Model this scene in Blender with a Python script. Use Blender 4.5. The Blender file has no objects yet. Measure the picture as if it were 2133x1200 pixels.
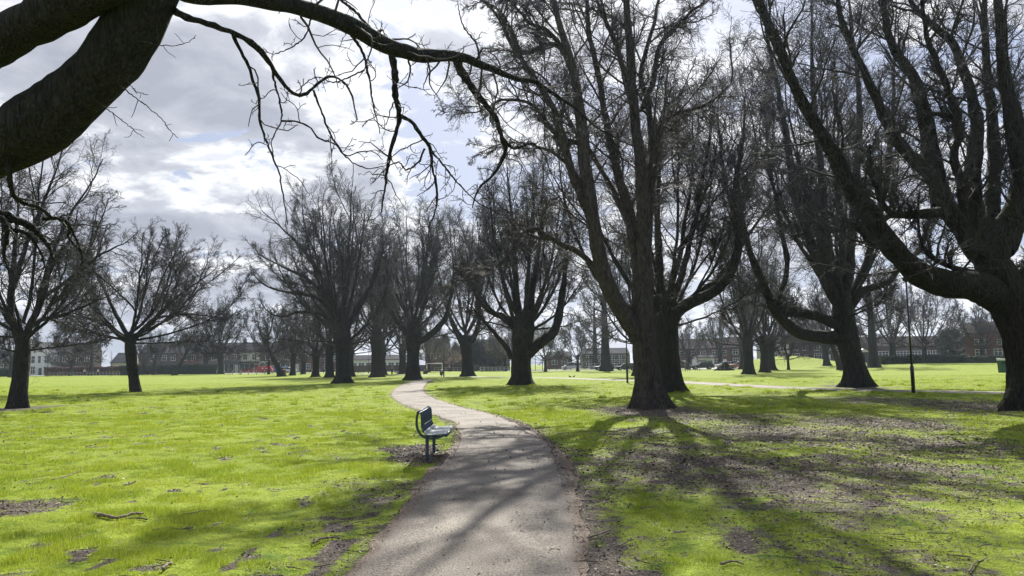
import bpy, math, random
import numpy as np
from mathutils import Vector, Matrix

# ------------------------------------------------------------------ camera, world, sun, exposure
scene = bpy.context.scene
COL = scene.collection
RNG = np.random.default_rng(7)
random.seed(7)
W0, H0, FPX = 2133.0, 1200.0, 1540.0
CAM_H = 1.6
PITCH = math.atan(158.5 / FPX)
ROLL = math.radians(0.7)
fwd = Vector((0, math.cos(PITCH), math.sin(PITCH)))
rt0 = Vector((1, 0, 0)); up0 = rt0.cross(fwd)
rt = rt0 * math.cos(ROLL) - up0 * math.sin(ROLL)
rt.normalize()
upv = rt.cross(fwd); upv.normalize()

cam_d = bpy.data.cameras.new("camera"); cam = bpy.data.objects.new("camera", cam_d); COL.objects.link(cam)
cam_d.sensor_width = 36.0; cam_d.lens = FPX / W0 * 36.0
cam_d.clip_start = 0.1; cam_d.clip_end = 3000
M = Matrix((rt, upv, -fwd)).transposed().to_4x4(); M.translation = Vector((0, 0, CAM_H))
cam.matrix_world = M
scene.camera = cam

SUN_AZ, SUN_EL = math.radians(6.0), math.radians(41.0)
SUN = Vector((math.sin(SUN_AZ) * math.cos(SUN_EL), math.cos(SUN_AZ) * math.cos(SUN_EL), math.sin(SUN_EL)))
sd = bpy.data.lights.new("sun", 'SUN'); sd.energy = 5.0; sd.angle = math.radians(0.55); sd.color = (1.0, 0.95, 0.86)
so = bpy.data.objects.new("sun", sd); COL.objects.link(so)
so.rotation_mode = 'QUATERNION'; so.rotation_quaternion = SUN.to_track_quat('Z', 'Y')

scene.view_settings.view_transform = 'Standard'
scene.view_settings.look = 'None'
scene.view_settings.exposure = 0.90
scene.view_settings.gamma = 1.0
scene.cycles.use_denoising = True
scene.cycles.denoising_input_passes = 'RGB_ALBEDO_NORMAL'
scene.cycles.sample_clamp_indirect = 3.0
scene.cycles.max_bounces = 5
scene.cycles.diffuse_bounces = 2
scene.cycles.transmission_bounces = 3
scene.cycles.volume_bounces = 0
scene.cycles.transparent_max_bounces = 4


SKY_SEED = 52.3


def NN(nt, typ, **kw):
    n = nt.nodes.new(typ)
    for k, v in kw.items():
        if k.startswith('i_'):
            n.inputs[k[2:].replace('_', ' ')].default_value = v
        else:
            setattr(n, k, v)
    return n


def make_world():
    w = bpy.data.worlds.new("World"); scene.world = w; w.use_nodes = True
    nt = w.node_tree; nt.nodes.clear(); L = nt.links.new
    out = NN(nt, 'ShaderNodeOutputWorld'); bg = NN(nt, 'ShaderNodeBackground')
    sky = NN(nt, 'ShaderNodeTexSky'); sky.sky_type = 'NISHITA'; sky.sun_disc = False
    sky.sun_elevation = SUN_EL; sky.sun_rotation = SUN_AZ
    sky.dust_density = 2.0; sky.air_density = 1.0
    bg.inputs['Strength'].default_value = 0.105
    tc = NN(nt, 'ShaderNodeTexCoord')
    sep = NN(nt, 'ShaderNodeSeparateXYZ'); L(tc.outputs['Generated'], sep.inputs[0])

    def mth(op, a, b=None, clamp=False):
        m = NN(nt, 'ShaderNodeMath', operation=op); m.use_clamp = clamp
        for i, v in enumerate((a, b)):
            if v is None: continue
            if isinstance(v, (int, float)): m.inputs[i].default_value = v
            else: L(v, m.inputs[i])
        return m.outputs[0]
    zc = mth('ADD', mth('MAXIMUM', sep.outputs['Z'], 0.0), 0.22)
    px = mth('DIVIDE', sep.outputs['X'], zc); py = mth('DIVIDE', sep.outputs['Y'], zc)
    cmb = NN(nt, 'ShaderNodeCombineXYZ'); L(px, cmb.inputs[0]); L(py, cmb.inputs[1]); cmb.inputs[2].default_value = SKY_SEED

    def cloudnoise(vec, sc, det, rough, dist):
        n = NN(nt, 'ShaderNodeTexNoise'); n.inputs['Scale'].default_value = sc; n.inputs['Detail'].default_value = det
        n.inputs['Roughness'].default_value = rough; n.inputs['Distortion'].default_value = dist; L(vec, n.inputs['Vector']); return n.outputs['Fac']

    def density(vec):
        a = mth('MULTIPLY', mth('SUBTRACT', cloudnoise(vec, 1.5, 2, .5, 0.0), .5), 1.1)
        c = mth('MULTIPLY', mth('SUBTRACT', cloudnoise(vec, 4.2, 12, .58, .3), .5), 1.35)
        return mth('ADD', mth('ADD', a, c), .5)
    cov = density(cmb.outputs[0])
    # second look a little nearer the sun: where the cloud is thinner that way its rim is bright
    off = NN(nt, 'ShaderNodeVectorMath', operation='ADD'); L(cmb.outputs[0], off.inputs[0]); off.inputs[1].default_value = (0.02, -0.10, 0)
    cov2 = density(off.outputs[0])
    bias = mth('ADD', mth('MULTIPLY', sep.outputs['X'], 0.24), mth('MULTIPLY', mth('SUBTRACT', sep.outputs['Z'], 0.22), 0.20))
    cov = mth('SUBTRACT', cov, bias)
    mask = NN(nt, 'ShaderNodeMapRange'); mask.interpolation_type = 'SMOOTHSTEP'
    mask.inputs['From Min'].default_value = 0.385; mask.inputs['From Max'].default_value = 0.47
    L(cov, mask.inputs['Value'])
    shade = NN(nt, 'ShaderNodeValToRGB')     # thin edges let the sun through, thick hearts are grey
    cr = shade.color_ramp
    cr.elements[0].position = 0.40; cr.elements[0].color = (4.3, 4.45, 4.85, 1)
    cr.elements[1].position = 0.80; cr.elements[1].color = (2.3, 2.42, 2.85, 1)
    e = cr.elements.new(0.48); e.color = (5.5, 5.6, 5.75, 1)
    e = cr.elements.new(0.60); e.color = (3.2, 3.32, 3.75, 1)
    lit = mth('SUBTRACT', cov, mth('MULTIPLY', mth('SUBTRACT', cov, mth('SUBTRACT', cov2, bias)), 0.9))
    L(lit, shade.inputs[0])
    # whitening round the sun
    dot = NN(nt, 'ShaderNodeVectorMath', operation='DOT_PRODUCT'); L(tc.outputs['Generated'], dot.inputs[0])
    dot.inputs[1].default_value = SUN
    d = mth('MAXIMUM', dot.outputs['Value'], 0.0)
    glow = mth('MULTIPLY', mth('POWER', d, 18.0), 1.1)
    # clear sky, lifted with thin high veil
    skyv = NN(nt, 'ShaderNodeMix', data_type='RGBA'); skyv.inputs['Factor'].default_value = 0.85
    L(sky.outputs[0], skyv.inputs['A']); skyv.inputs['B'].default_value = (1.95, 2.3, 3.3, 1)
    mix = NN(nt, 'ShaderNodeMix', data_type='RGBA')
    L(mask.outputs[0], mix.inputs['Factor']); L(skyv.outputs['Result'], mix.inputs['A']); L(shade.outputs['Color'], mix.inputs['B'])
    gl = NN(nt, 'ShaderNodeMix', data_type='RGBA', blend_type='ADD'); gl.inputs['Factor'].default_value = 1.0
    cg = NN(nt, 'ShaderNodeCombineColor')
    for i in range(3): L(glow, cg.inputs[i])
    L(mix.outputs['Result'], gl.inputs['A']); L(cg.outputs[0], gl.inputs['B'])
    L(gl.outputs['Result'], bg.inputs['Color']); L(bg.outputs[0], out.inputs['Surface'])
    try:
        w.cycles.sampling_method = 'MANUAL'; w.cycles.sample_map_resolution = 512
    except Exception: pass
make_world()

# ------------------------------------------------------------------ pixel helpers, terrain
F_, R_, U_ = (np.array(v) for v in (fwd, rt, upv))


def P3(x, y, depth):
    """point seen at photograph pixel (x, y) and standing `depth` metres ahead"""
    d = F_ + (x - W0 / 2) / FPX * R_ - (y - H0 / 2) / FPX * U_
    p = d * (depth / d[1]); p[2] += CAM_H
    return p


def smooth(a, b, v):
    t = np.clip((np.asarray(v, float) - a) / (b - a), 0, 1)
    return t * t * (3 - 2 * t)


def hgt(x, y):
    x = np.asarray(x, float); y = np.asarray(y, float)
    h = 0.05 * np.sin(x * 0.21 + 1.3) * np.sin(y * 0.17 + 0.4) * smooth(14, 30, y)
    h = h + 2.35 * np.exp(-(((x - 60) / 10.5) ** 2) ** 1.3 - (((y - 167) / 9.5) ** 2))
    h = h + 0.75 * smooth(50, 75, x) * smooth(75, 130, y)
    return h


def G(x, y):
    """ground point under photograph pixel (x, y)"""
    d = F_ + (x - W0 / 2) / FPX * R_ - (y - H0 / 2) / FPX * U_
    t = CAM_H / max(-d[2], 1e-4)
    return np.array([d[0] * t, d[1] * t, float(hgt(d[0] * t, d[1] * t))])


def X_at(px, depth, y=757):
    return P3(px, y, depth)[0]


def hash2(ix, iy, s):
    h = (ix * 374761393 + iy * 668265263 + s * 974711) & 0xffffffff
    h = ((h ^ (h >> 13)) * 1274126177) & 0xffffffff
    return ((h ^ (h >> 16)) & 0xffffff) / float(0xffffff)


def vnoise(x, y, s=0):
    ix = np.floor(x).astype(np.int64); iy = np.floor(y).astype(np.int64)
    fx = x - ix; fy = y - iy; fx = fx * fx * (3 - 2 * fx); fy = fy * fy * (3 - 2 * fy)
    a = hash2(ix, iy, s); b = hash2(ix + 1, iy, s); c = hash2(ix, iy + 1, s); d = hash2(ix + 1, iy + 1, s)
    return (a * (1 - fx) + b * fx) * (1 - fy) + (c * (1 - fx) + d * fx) * fy


def fbm(x, y, s=0, o=4):
    v = 0; a = 0.5; t = 0
    for i in range(o):
        v = v + a * vnoise(x * 2 ** i, y * 2 ** i, s + i * 13); t += a; a *= 0.55
    return v / t


# ------------------------------------------------------------------ mesh helpers
def make_mesh(name, V, faces_list, mat, smooth_sh=True, mats=None, midx=None):
    """V (n,3); faces_list: list of int arrays (m,k)"""
    me = bpy.data.meshes.new(name)
    V = np.asarray(V, np.float32).reshape(-1, 3)
    me.vertices.add(len(V)); me.vertices.foreach_set('co', V.ravel())
    li = np.concatenate([np.asarray(f, np.int32).ravel() for f in faces_list])
    tot = np.concatenate([np.full(len(f), np.asarray(f).shape[1], np.int32) for f in faces_list])
    st = np.concatenate([[0], np.cumsum(tot)[:-1]]).astype(np.int32)
    me.loops.add(len(li)); me.loops.foreach_set('vertex_index', li)
    me.polygons.add(len(tot)); me.polygons.foreach_set('loop_start', st)
    me.polygons.foreach_set('use_smooth', np.full(len(tot), smooth_sh, bool))
    for m in (mats or [mat]): me.materials.append(m)
    if midx is not None: me.polygons.foreach_set('material_index', np.asarray(midx, np.int32))
    me.update(calc_edges=True)
    return me


def link(name, me, parent=None, loc=None):
    o = bpy.data.objects.new(name, me); COL.objects.link(o)
    if parent: o.parent = parent
    if loc is not None: o.location = loc
    return o


def tag(o, label=None, cat=None, group=None, kind=None):
    if label: o['label'] = label
    if cat: o['category'] = cat
    if group: o['group'] = group
    if kind: o['kind'] = kind
    return o


def empty(name, loc, rz=0.0, label=None, cat=None, group=None):
    o = bpy.data.objects.new(name, None); COL.objects.link(o)
    o.location = loc; o.rotation_euler = (0, 0, rz); o.empty_display_size = 0.2
    return tag(o, label, cat, group)


def copy_tree(o, parent=None):
    c = o.copy(); COL.objects.link(c); c.parent = parent
    for ch in list(o.children): copy_tree(ch, c)
    return c


class MB:
    """collects boxes, prisms, tubes; builds one mesh"""
    def __init__(s): s.v = []; s.f = {}; s.n = 0
    def add(s, V, F):
        V = np.asarray(V, float).reshape(-1, 3)
        for f in F: s.f.setdefault(len(f), []).append([i + s.n for i in f])
        s.v.append(V); s.n += len(V); return s
    def box(s, x0, x1, y0, y1, z0, z1):
        V = [(x, y, z) for z in (z0, z1) for y in (y0, y1) for x in (x0, x1)]
        return s.add(V, [(0, 2, 3, 1), (4, 5, 7, 6), (0, 1, 5, 4), (2, 6, 7, 3), (0, 4, 6, 2), (1, 3, 7, 5)])
    def prism(s, prof, y0, y1, axis='y'):
        """profile of (u, z) points extruded along y (or x when axis='x')"""
        n = len(prof)
        if axis == 'y': V = [(u, y0, z) for u, z in prof] + [(u, y1, z) for u, z in prof]
        else: V = [(y0, u, z) for u, z in prof] + [(y1, u, z) for u, z in prof]
        F = [(i, (i + 1) % n, n + (i + 1) % n, n + i) for i in range(n)]
        F += [tuple(range(n))[::-1], tuple(range(n, 2 * n))]
        return s.add(V, F)
    def tube(s, pts, r, S=8, cap=True):
        P = np.asarray(pts, float)[None]; K = P.shape[1]
        Rr = np.full((1, K), r, float) if np.isscalar(r) else np.asarray(r, float)[None]
        V, F = tube_arr(P, Rr, S)
        F = [tuple(f) for f in F.tolist()]
        if cap: F += [tuple(range(S))[::-1], tuple(range((K - 1) * S, K * S))]
        return s.add(V, F)
    def build(s, name, mat, parent=None, sm=False, bevel=0):
        me = make_mesh(name, np.concatenate(s.v), [np.array(f) for f in s.f.values()], mat, sm)
        o = link(name, me, parent)
        if bevel:
            b = o.modifiers.new('bevel', 'BEVEL'); b.width = bevel; b.segments = 2; b.limit_method = 'ANGLE'
        return o


def tube_arr(P, R, S):
    N, K, _ = P.shape
    T = np.empty_like(P); T[:, 1:-1] = P[:, 2:] - P[:, :-2]; T[:, 0] = P[:, 1] - P[:, 0]; T[:, -1] = P[:, -1] - P[:, -2]
    T /= np.linalg.norm(T, axis=2, keepdims=True) + 1e-9
    m = np.abs(P[:, -1] - P[:, 0]); ref = np.zeros((N, 3)); ref[np.arange(N), m.argmin(1)] = 1
    A = np.cross(T, ref[:, None, :]); A /= np.linalg.norm(A, axis=2, keepdims=True) + 1e-9
    B = np.cross(T, A)
    th = np.arange(S) / S * 2 * np.pi
    V = P[:, :, None] + R[:, :, None, None] * (np.cos(th)[:, None] * A[:, :, None] + np.sin(th)[:, None] * B[:, :, None])
    base = (np.arange(N) * K * S)[:, None, None]; k = (np.arange(K - 1) * S)[None, :, None]; j = np.arange(S)[None, None]
    a = base + k + j; b = base + k + (j + 1) % S
    F = np.stack([a, b, b + S, a + S], -1).reshape(-1, 4)
    return V.reshape(-1, 3), F


def add_tubes(acc, P, R, S):
    V, F = tube_arr(P, R, S)
    acc.append((V, F))


def acc_mesh(name, acc, mat):
    n = 0; Vs = []; Fs = []
    for V, F in acc:
        Vs.append(V); Fs.append(F + n); n += len(V)
    return make_mesh(name, np.concatenate(Vs), [np.concatenate(Fs)], mat, True)


# ------------------------------------------------------------------ materials
def mat_new(name):
    m = bpy.data.materials.new(name); m.use_nodes = True
    nt = m.node_tree; b = nt.nodes['Principled BSDF']
    return m, nt, b


def simple(name, col, rough=0.6, metal=0.0, var=0.0, scale=8.0, bump=0.0, spec=0.5):
    m, nt, b = mat_new(name); L = nt.links.new
    b.inputs['Base Color'].default_value = (*col, 1); b.inputs['Roughness'].default_value = rough
    b.inputs['Metallic'].default_value = metal; b.inputs['Specular IOR Level'].default_value = spec
    if var or bump:
        tc = NN(nt, 'ShaderNodeTexCoord'); n = NN(nt, 'ShaderNodeTexNoise'); n.inputs['Scale'].default_value = scale
        n.inputs['Detail'].default_value = 6; L(tc.outputs['Object'], n.inputs['Vector'])
        if var:
            r = NN(nt, 'ShaderNodeValToRGB'); L(n.outputs['Fac'], r.inputs[0])
            r.color_ramp.elements[0].position = 0.3; r.color_ramp.elements[1].position = 0.7
            r.color_ramp.elements[0].color = (*[c * (1 - var) for c in col], 1)
            r.color_ramp.elements[1].color = (*[min(1, c * (1 + var)) for c in col], 1)
            L(r.outputs[0], b.inputs['Base Color'])
        if bump:
            bp = NN(nt, 'ShaderNodeBump'); bp.inputs['Strength'].default_value = bump; bp.inputs['Distance'].default_value = 0.05
            L(n.outputs['Fac'], bp.inputs['Height']); L(bp.outputs[0], b.inputs['Normal'])
    return m


def bark(name, c0, c1, moss=0.5, sc=1.0, bumpd=0.06, mosscol=(0.035, 0.06, 0.015)):
    m, nt, b = mat_new(name); L = nt.links.new
    tc = NN(nt, 'ShaderNodeTexCoord'); mp = NN(nt, 'ShaderNodeMapping'); mp.inputs['Scale'].default_value = (7 * sc, 7 * sc, 1.6 * sc)
    L(tc.outputs['Object'], mp.inputs[0])
    n = NN(nt, 'ShaderNodeTexNoise'); n.inputs['Scale'].default_value = 1.6; n.inputs['Detail'].default_value = 8
    n.inputs['Distortion'].default_value = 1.4; L(mp.outputs[0], n.inputs['Vector'])
    v = NN(nt, 'ShaderNodeTexVoronoi'); v.feature = 'DISTANCE_TO_EDGE'; v.inputs['Scale'].default_value = 1.8
    L(mp.outputs[0], v.inputs['Vector'])
    r = NN(nt, 'ShaderNodeValToRGB'); r.color_ramp.elements[0].position = 0.3; r.color_ramp.elements[1].position = 0.72
    r.color_ramp.elements[0].color = (*c0, 1); r.color_ramp.elements[1].color = (*c1, 1); L(n.outputs['Fac'], r.inputs[0])
    geo = NN(nt, 'ShaderNodeNewGeometry'); sp = NN(nt, 'ShaderNodeSeparateXYZ'); L(geo.outputs['Normal'], sp.inputs[0])
    n2 = NN(nt, 'ShaderNodeTexNoise'); n2.inputs['Scale'].default_value = 1.3; n2.inputs['Detail'].default_value = 5
    L(tc.outputs['Object'], n2.inputs['Vector'])
    ad = NN(nt, 'ShaderNodeMath', operation='MULTIPLY_ADD'); L(sp.outputs['Z'], ad.inputs[0]); ad.inputs[1].default_value = 0.45
    L(n2.outputs['Fac'], ad.inputs[2])
    mr = NN(nt, 'ShaderNodeMapRange'); mr.inputs['From Min'].default_value = 0.5; mr.inputs['From Max'].default_value = 0.85
    mr.inputs['To Max'].default_value = moss; L(ad.outputs[0], mr.inputs['Value'])
    mx = NN(nt, 'ShaderNodeMix', data_type='RGBA'); L(mr.outputs[0], mx.inputs['Factor']); L(r.outputs[0], mx.inputs['A'])
    mx.inputs['B'].default_value = (*mosscol, 1); L(mx.outputs['Result'], b.inputs['Base Color'])
    b.inputs['Roughness'].default_value = 0.9; b.inputs['Specular IOR Level'].default_value = 0.2
    hh = NN(nt, 'ShaderNodeMath', operation='ADD'); L(n.outputs['Fac'], hh.inputs[0])
    cl = NN(nt, 'ShaderNodeMath', operation='MULTIPLY'); cl.inputs[1].default_value = 1.6; cl.use_clamp = True
    L(v.outputs['Distance'], cl.inputs[0]); L(cl.outputs[0], hh.inputs[1])
    bp = NN(nt, 'ShaderNodeBump'); bp.inputs['Strength'].default_value = 1.0; bp.inputs['Distance'].default_value = bumpd
    L(hh.outputs[0], bp.inputs['Height']); L(bp.outputs[0], b.inputs['Normal'])
    return m


MAT = {}
MAT['bark'] = bark('bark', (0.016, 0.017, 0.018), (0.055, 0.054, 0.051), 0.3, bumpd=.11)
MAT['bark_brown'] = bark('bark_brown', (0.026, 0.024, 0.023), (0.105, 0.090, 0.078), 0.15, bumpd=.10)
MAT['bark_mossy'] = bark('bark_mossy', (0.010, 0.010, 0.009), (0.046, 0.041, 0.034), 0.5, bumpd=.12, mosscol=(0.045, 0.055, 0.014))
MAT['bark_near'] = bark('bark_near', (0.008, 0.008, 0.009), (0.046, 0.042, 0.042), 0.6, sc=2.6, bumpd=0.05, mosscol=(0.018, 0.040, 0.018))
MAT['twig'] = simple('twig', (0.028, 0.027, 0.027), 0.75, spec=0.4)
MAT['twig_red'] = simple('twig_red', (0.042, 0.035, 0.034), 0.7, spec=0.4)
MAT['ivy'] = simple('ivy_leaf', (0.05, 0.075, 0.02), 0.4, var=0.4, scale=5)


def ground_mat():
    m, nt, b = mat_new('park_ground'); L = nt.links.new
    tc = NN(nt, 'ShaderNodeTexCoord')
    def noise(s, d=5, dist=0.0):
        n = NN(nt, 'ShaderNodeTexNoise'); n.inputs['Scale'].default_value = s; n.inputs['Detail'].default_value = d
        n.inputs['Distortion'].default_value = dist; L(tc.outputs['Object'], n.inputs['Vector']); return n
    def ramp(src, p0, c0, p1, c1):
        r = NN(nt, 'ShaderNodeValToRGB'); r.color_ramp.elements[0].position = p0; r.color_ramp.elements[1].position = p1
        r.color_ramp.elements[0].color = (*c0, 1); r.color_ramp.elements[1].color = (*c1, 1); L(src, r.inputs[0]); return r
    na = noise(0.35, 4); nb = noise(2.2, 8, 0.6); nc = noise(55, 4); nd = noise(0.9, 6, 0.5)
    g1 = ramp(na.outputs['Fac'], 0.35, (0.225, 0.290, 0.026), 0.65, (0.290, 0.345, 0.032))
    g2 = ramp(nc.outputs['Fac'], 0.3, (0.35, 0.42, 0.4), 0.66, (1.05, 1.05, 1.0))
    mg = NN(nt, 'ShaderNodeMix', data_type='RGBA', blend_type='MULTIPLY'); mg.inputs['Factor'].default_value = 1
    L(g1.outputs[0], mg.inputs['A']); L(g2.outputs[0], mg.inputs['B'])
    # scattered darker tussocks
    g3 = ramp(nb.outputs['Fac'], 0.34, (0.42, 0.55, 0.5), 0.44, (1, 1, 1))
    mg2 = NN(nt, 'ShaderNodeMix', data_type='RGBA', blend_type='MULTIPLY'); mg2.inputs['Factor'].default_value = 1
    L(mg.outputs['Result'], mg2.inputs['A']); L(g3.outputs[0], mg2.inputs['B'])
    mud = ramp(nc.outputs['Fac'], 0.32, (0.026, 0.022, 0.018), 0.68, (0.180, 0.158, 0.134))
    mud2 = ramp(nd.outputs['Fac'], 0.35, (0.55, 0.52, 0.5), 0.7, (1.25, 1.22, 1.2))
    mm = NN(nt, 'ShaderNodeMix', data_type='RGBA', blend_type='MULTIPLY'); mm.inputs['Factor'].default_value = 1
    L(mud.outputs[0], mm.inputs['A']); L(mud2.outputs[0], mm.inputs['B'])
    at = NN(nt, 'ShaderNodeAttribute'); at.attribute_name = 'mud'
    ad = NN(nt, 'ShaderNodeMath', operation='MULTIPLY_ADD'); L(nb.outputs['Fac'], ad.inputs[0]); ad.inputs[1].default_value = 0.9
    L(at.outputs['Fac'], ad.inputs[2])
    nf = noise(9, 6, 0.3)
    ad2 = NN(nt, 'ShaderNodeMath', operation='MULTIPLY_ADD'); L(nf.outputs['Fac'], ad2.inputs[0]); ad2.inputs[1].default_value = 0.5
    L(ad.outputs[0], ad2.inputs[2])
    mr = NN(nt, 'ShaderNodeMapRange'); mr.inputs['From Min'].default_value = 1.12; mr.inputs['From Max'].default_value = 1.32
    L(ad2.outputs[0], mr.inputs['Value'])
    mx = NN(nt, 'ShaderNodeMix', data_type='RGBA'); L(mr.outputs[0], mx.inputs['Factor'])
    L(mg2.outputs['Result'], mx.inputs['A']); L(mm.outputs['Result'], mx.inputs['B'])
    L(mx.outputs['Result'], b.inputs['Base Color']); b.inputs['Roughness'].default_value = 0.9
    b.inputs['Specular IOR Level'].default_value = 0.15
    h = NN(nt, 'ShaderNodeMath', operation='MULTIPLY_ADD'); L(nc.outputs['Fac'], h.inputs[0]); h.inputs[1].default_value = 0.35
    L(nf.outputs['Fac'], h.inputs[2])
    bp = NN(nt, 'ShaderNodeBump'); bp.inputs['Strength'].default_value = 0.9; bp.inputs['Distance'].default_value = 0.05
    L(h.outputs[0], bp.inputs['Height']); L(bp.outputs[0], b.inputs['Normal'])
    return m


def grass_mat():
    m, nt, b = mat_new('grass_blade'); L = nt.links.new
    geo = NN(nt, 'ShaderNodeNewGeometry'); n = NN(nt, 'ShaderNodeTexNoise'); n.inputs['Scale'].default_value = 0.8
    n.inputs['Detail'].default_value = 5
    L(geo.outputs['Position'], n.inputs['Vector'])
    r = NN(nt, 'ShaderNodeValToRGB'); L(n.outputs['Fac'], r.inputs[0])
    r.color_ramp.elements[0].position = 0.3; r.color_ramp.elements[0].color = (0.230, 0.325, 0.026, 1)
    r.color_ramp.elements[1].position = 0.7; r.color_ramp.elements[1].color = (0.350, 0.420, 0.036, 1)
    ri = NN(nt, 'ShaderNodeMapRange'); L(geo.outputs['Random Per Island'], ri.inputs['Value'])
    ri.inputs['To Min'].default_value = 0.6; ri.inputs['To Max'].default_value = 1.25
    mu = NN(nt, 'ShaderNodeVectorMath', operation='SCALE'); L(r.outputs[0], mu.inputs[0]); L(ri.outputs[0], mu.inputs['Scale'])
    st = NN(nt, 'ShaderNodeMath', operation='GREATER_THAN'); L(geo.outputs['Random Per Island'], st.inputs[0]); st.inputs[1].default_value = 0.93
    ms = NN(nt, 'ShaderNodeMix', data_type='RGBA'); L(st.outputs[0], ms.inputs['Factor']); L(mu.outputs[0], ms.inputs['A']); ms.inputs['B'].default_value = (.40, .33, .16, 1)
    mu = ms; mu_out = ms.outputs['Result']
    L(mu_out, b.inputs['Base Color']); b.inputs['Roughness'].default_value = 0.45
    b.inputs['Specular IOR Level'].default_value = 0.25
    tr = NN(nt, 'ShaderNodeBsdfTranslucent'); L(mu_out, tr.inputs['Color'])
    mx = NN(nt, 'ShaderNodeMixShader'); mx.inputs[0].default_value = 0.55
    L(b.outputs[0], mx.inputs[1]); L(tr.outputs[0], mx.inputs[2]); L(mx.outputs[0], nt.nodes['Material Output'].inputs['Surface'])
    return m


def path_mat():
    m, nt, b = mat_new('path_asphalt'); L = nt.links.new
    tc = NN(nt, 'ShaderNodeTexCoord')
    def noise(s, d=5):
        n = NN(nt, 'ShaderNodeTexNoise'); n.inputs['Scale'].default_value = s; n.inputs['Detail'].default_value = d
        L(tc.outputs['Object'], n.inputs['Vector']); return n
    na = noise(60, 3); nb = noise(0.9, 6); nc = noise(14, 5)
    r = NN(nt, 'ShaderNodeValToRGB'); e = r.color_ramp.elements
    e[0].position = 0.32; e[0].color = (0.045, 0.042, 0.037, 1); e[1].position = 0.70; e[1].color = (0.315, 0.280, 0.235, 1)
    L(na.outputs['Fac'], r.inputs[0])
    r2 = NN(nt, 'ShaderNodeValToRGB'); e = r2.color_ramp.elements
    e[0].position = 0.35; e[0].color = (0.62, 0.60, 0.57, 1); e[1].position = 0.66; e[1].color = (1.12, 1.10, 1.06, 1)
    L(nb.outputs['Fac'], r2.inputs[0])
    mx = NN(nt, 'ShaderNodeMix', data_type='RGBA', blend_type='MULTIPLY'); mx.inputs['Factor'].default_value = 1
    L(r.outputs[0], mx.inputs['A']); L(r2.outputs[0], mx.inputs['B'])
    at = NN(nt, 'ShaderNodeAttribute'); at.attribute_name = 'edge'      # soil washed onto the rim
    ad = NN(nt, 'ShaderNodeMath', operation='MULTIPLY_ADD'); L(nc.outputs['Fac'], ad.inputs[0]); ad.inputs[1].default_value = 0.9
    L(at.outputs['Fac'], ad.inputs[2])
    mr = NN(nt, 'ShaderNodeMapRange'); mr.inputs['From Min'].default_value = 0.8; mr.inputs['From Max'].default_value = 1.35
    L(ad.outputs[0], mr.inputs['Value'])
    m2 = NN(nt, 'ShaderNodeMix', data_type='RGBA'); L(mr.outputs[0], m2.inputs['Factor']); L(mx.outputs['Result'], m2.inputs['A'])
    m2.inputs['B'].default_value = (0.13, 0.085, 0.055, 1)
    L(m2.outputs['Result'], b.inputs['Base Color']); b.inputs['Roughness'].default_value = 0.75
    b.inputs['Specular IOR Level'].default_value = 0.3
    bp = NN(nt, 'ShaderNodeBump'); bp.inputs['Strength'].default_value = 0.8; bp.inputs['Distance'].default_value = 0.02
    L(na.outputs['Fac'], bp.inputs['Height']); L(bp.outputs[0], b.inputs['Normal'])
    return m


MAT['ground'] = ground_mat(); MAT['grass'] = grass_mat(); MAT['path'] = path_mat()
MAT['road'] = simple('road_asphalt', (0.20, 0.195, 0.19), 0.85, var=0.15, scale=3)
def litter_mat():
    m, nt, b = mat_new('leaf_litter'); L = nt.links.new
    geo = NN(nt, 'ShaderNodeNewGeometry'); r = NN(nt, 'ShaderNodeValToRGB'); L(geo.outputs['Random Per Island'], r.inputs[0])
    r.color_ramp.elements[0].color = (.030, .020, .014, 1); r.color_ramp.elements[1].color = (.38, .31, .23, 1)
    e = r.color_ramp.elements.new(.55); e.color = (.085, .055, .036, 1); e = r.color_ramp.elements.new(.85); e.color = (.19, .14, .095, 1)
    L(r.outputs[0], b.inputs['Base Color']); b.inputs['Roughness'].default_value = .7; return m
MAT['leaf_litter'] = litter_mat()
MAT['stick'] = simple('dead_wood', (0.16, 0.12, 0.09), 0.85, var=0.35, scale=20, bump=0.5)

# ------------------------------------------------------------------ paths
def resample(pts, step):
    pts = np.asarray(pts, float)
    # catmull-rom
    P = np.vstack([2 * pts[0] - pts[1], pts, 2 * pts[-1] - pts[-2]]); out = []
    for i in range(1, len(P) - 2):
        n = max(2, int(np.linalg.norm(P[i + 1] - P[i]) / step))
        t = np.linspace(0, 1, n, endpoint=False)[:, None]
        out.append(0.5 * (2 * P[i] + (P[i + 1] - P[i - 1]) * t + (2 * P[i - 1] - 5 * P[i] + 4 * P[i + 1] - P[i + 2]) * t ** 2
                          + (3 * P[i] - P[i - 1] - 3 * P[i + 1] + P[i + 2]) * t ** 3))
    out.append(pts[-1:]); return np.concatenate(out)


mainL = [(560, 1420), (712, 1200), (800, 1108), (862, 1040), (900, 985), (936, 940), (958, 908), (945, 880), (905, 862), (860, 848), (826, 834), (812, 822), (820, 811), (838, 802), (852, 795), (868, 790)]
mainR = [(1320, 1420), (1238, 1200), (1216, 1120), (1200, 1050), (1190, 1000), (1165, 945), (1120, 908), (1060, 877), (1000, 857), (940, 843), (900, 829), (886, 817), (884, 807), (890, 799), (900, 794), (912, 790)]
ctr = []
for a, b in zip(mainL, mainR):
    A_, B_ = G(*a)[:2], G(*b)[:2]
    ctr.append([*((A_ + B_) / 2), min(1.15, np.linalg.norm(A_ - B_) / 2 if b[1] > 870 else 0.97)])
crossC = [G(x, y)[:2] for x, y in ((2500, 833), (2133, 819.5), (2000, 816.5), (1750, 810), (1600, 804.5), (1420, 797), (1312, 792.5), (1189, 788.8), (1106, 786.8), (982, 784.2), (931, 783.6), (866, 781.5), (813, 780), (737, 778.9))]


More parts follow.
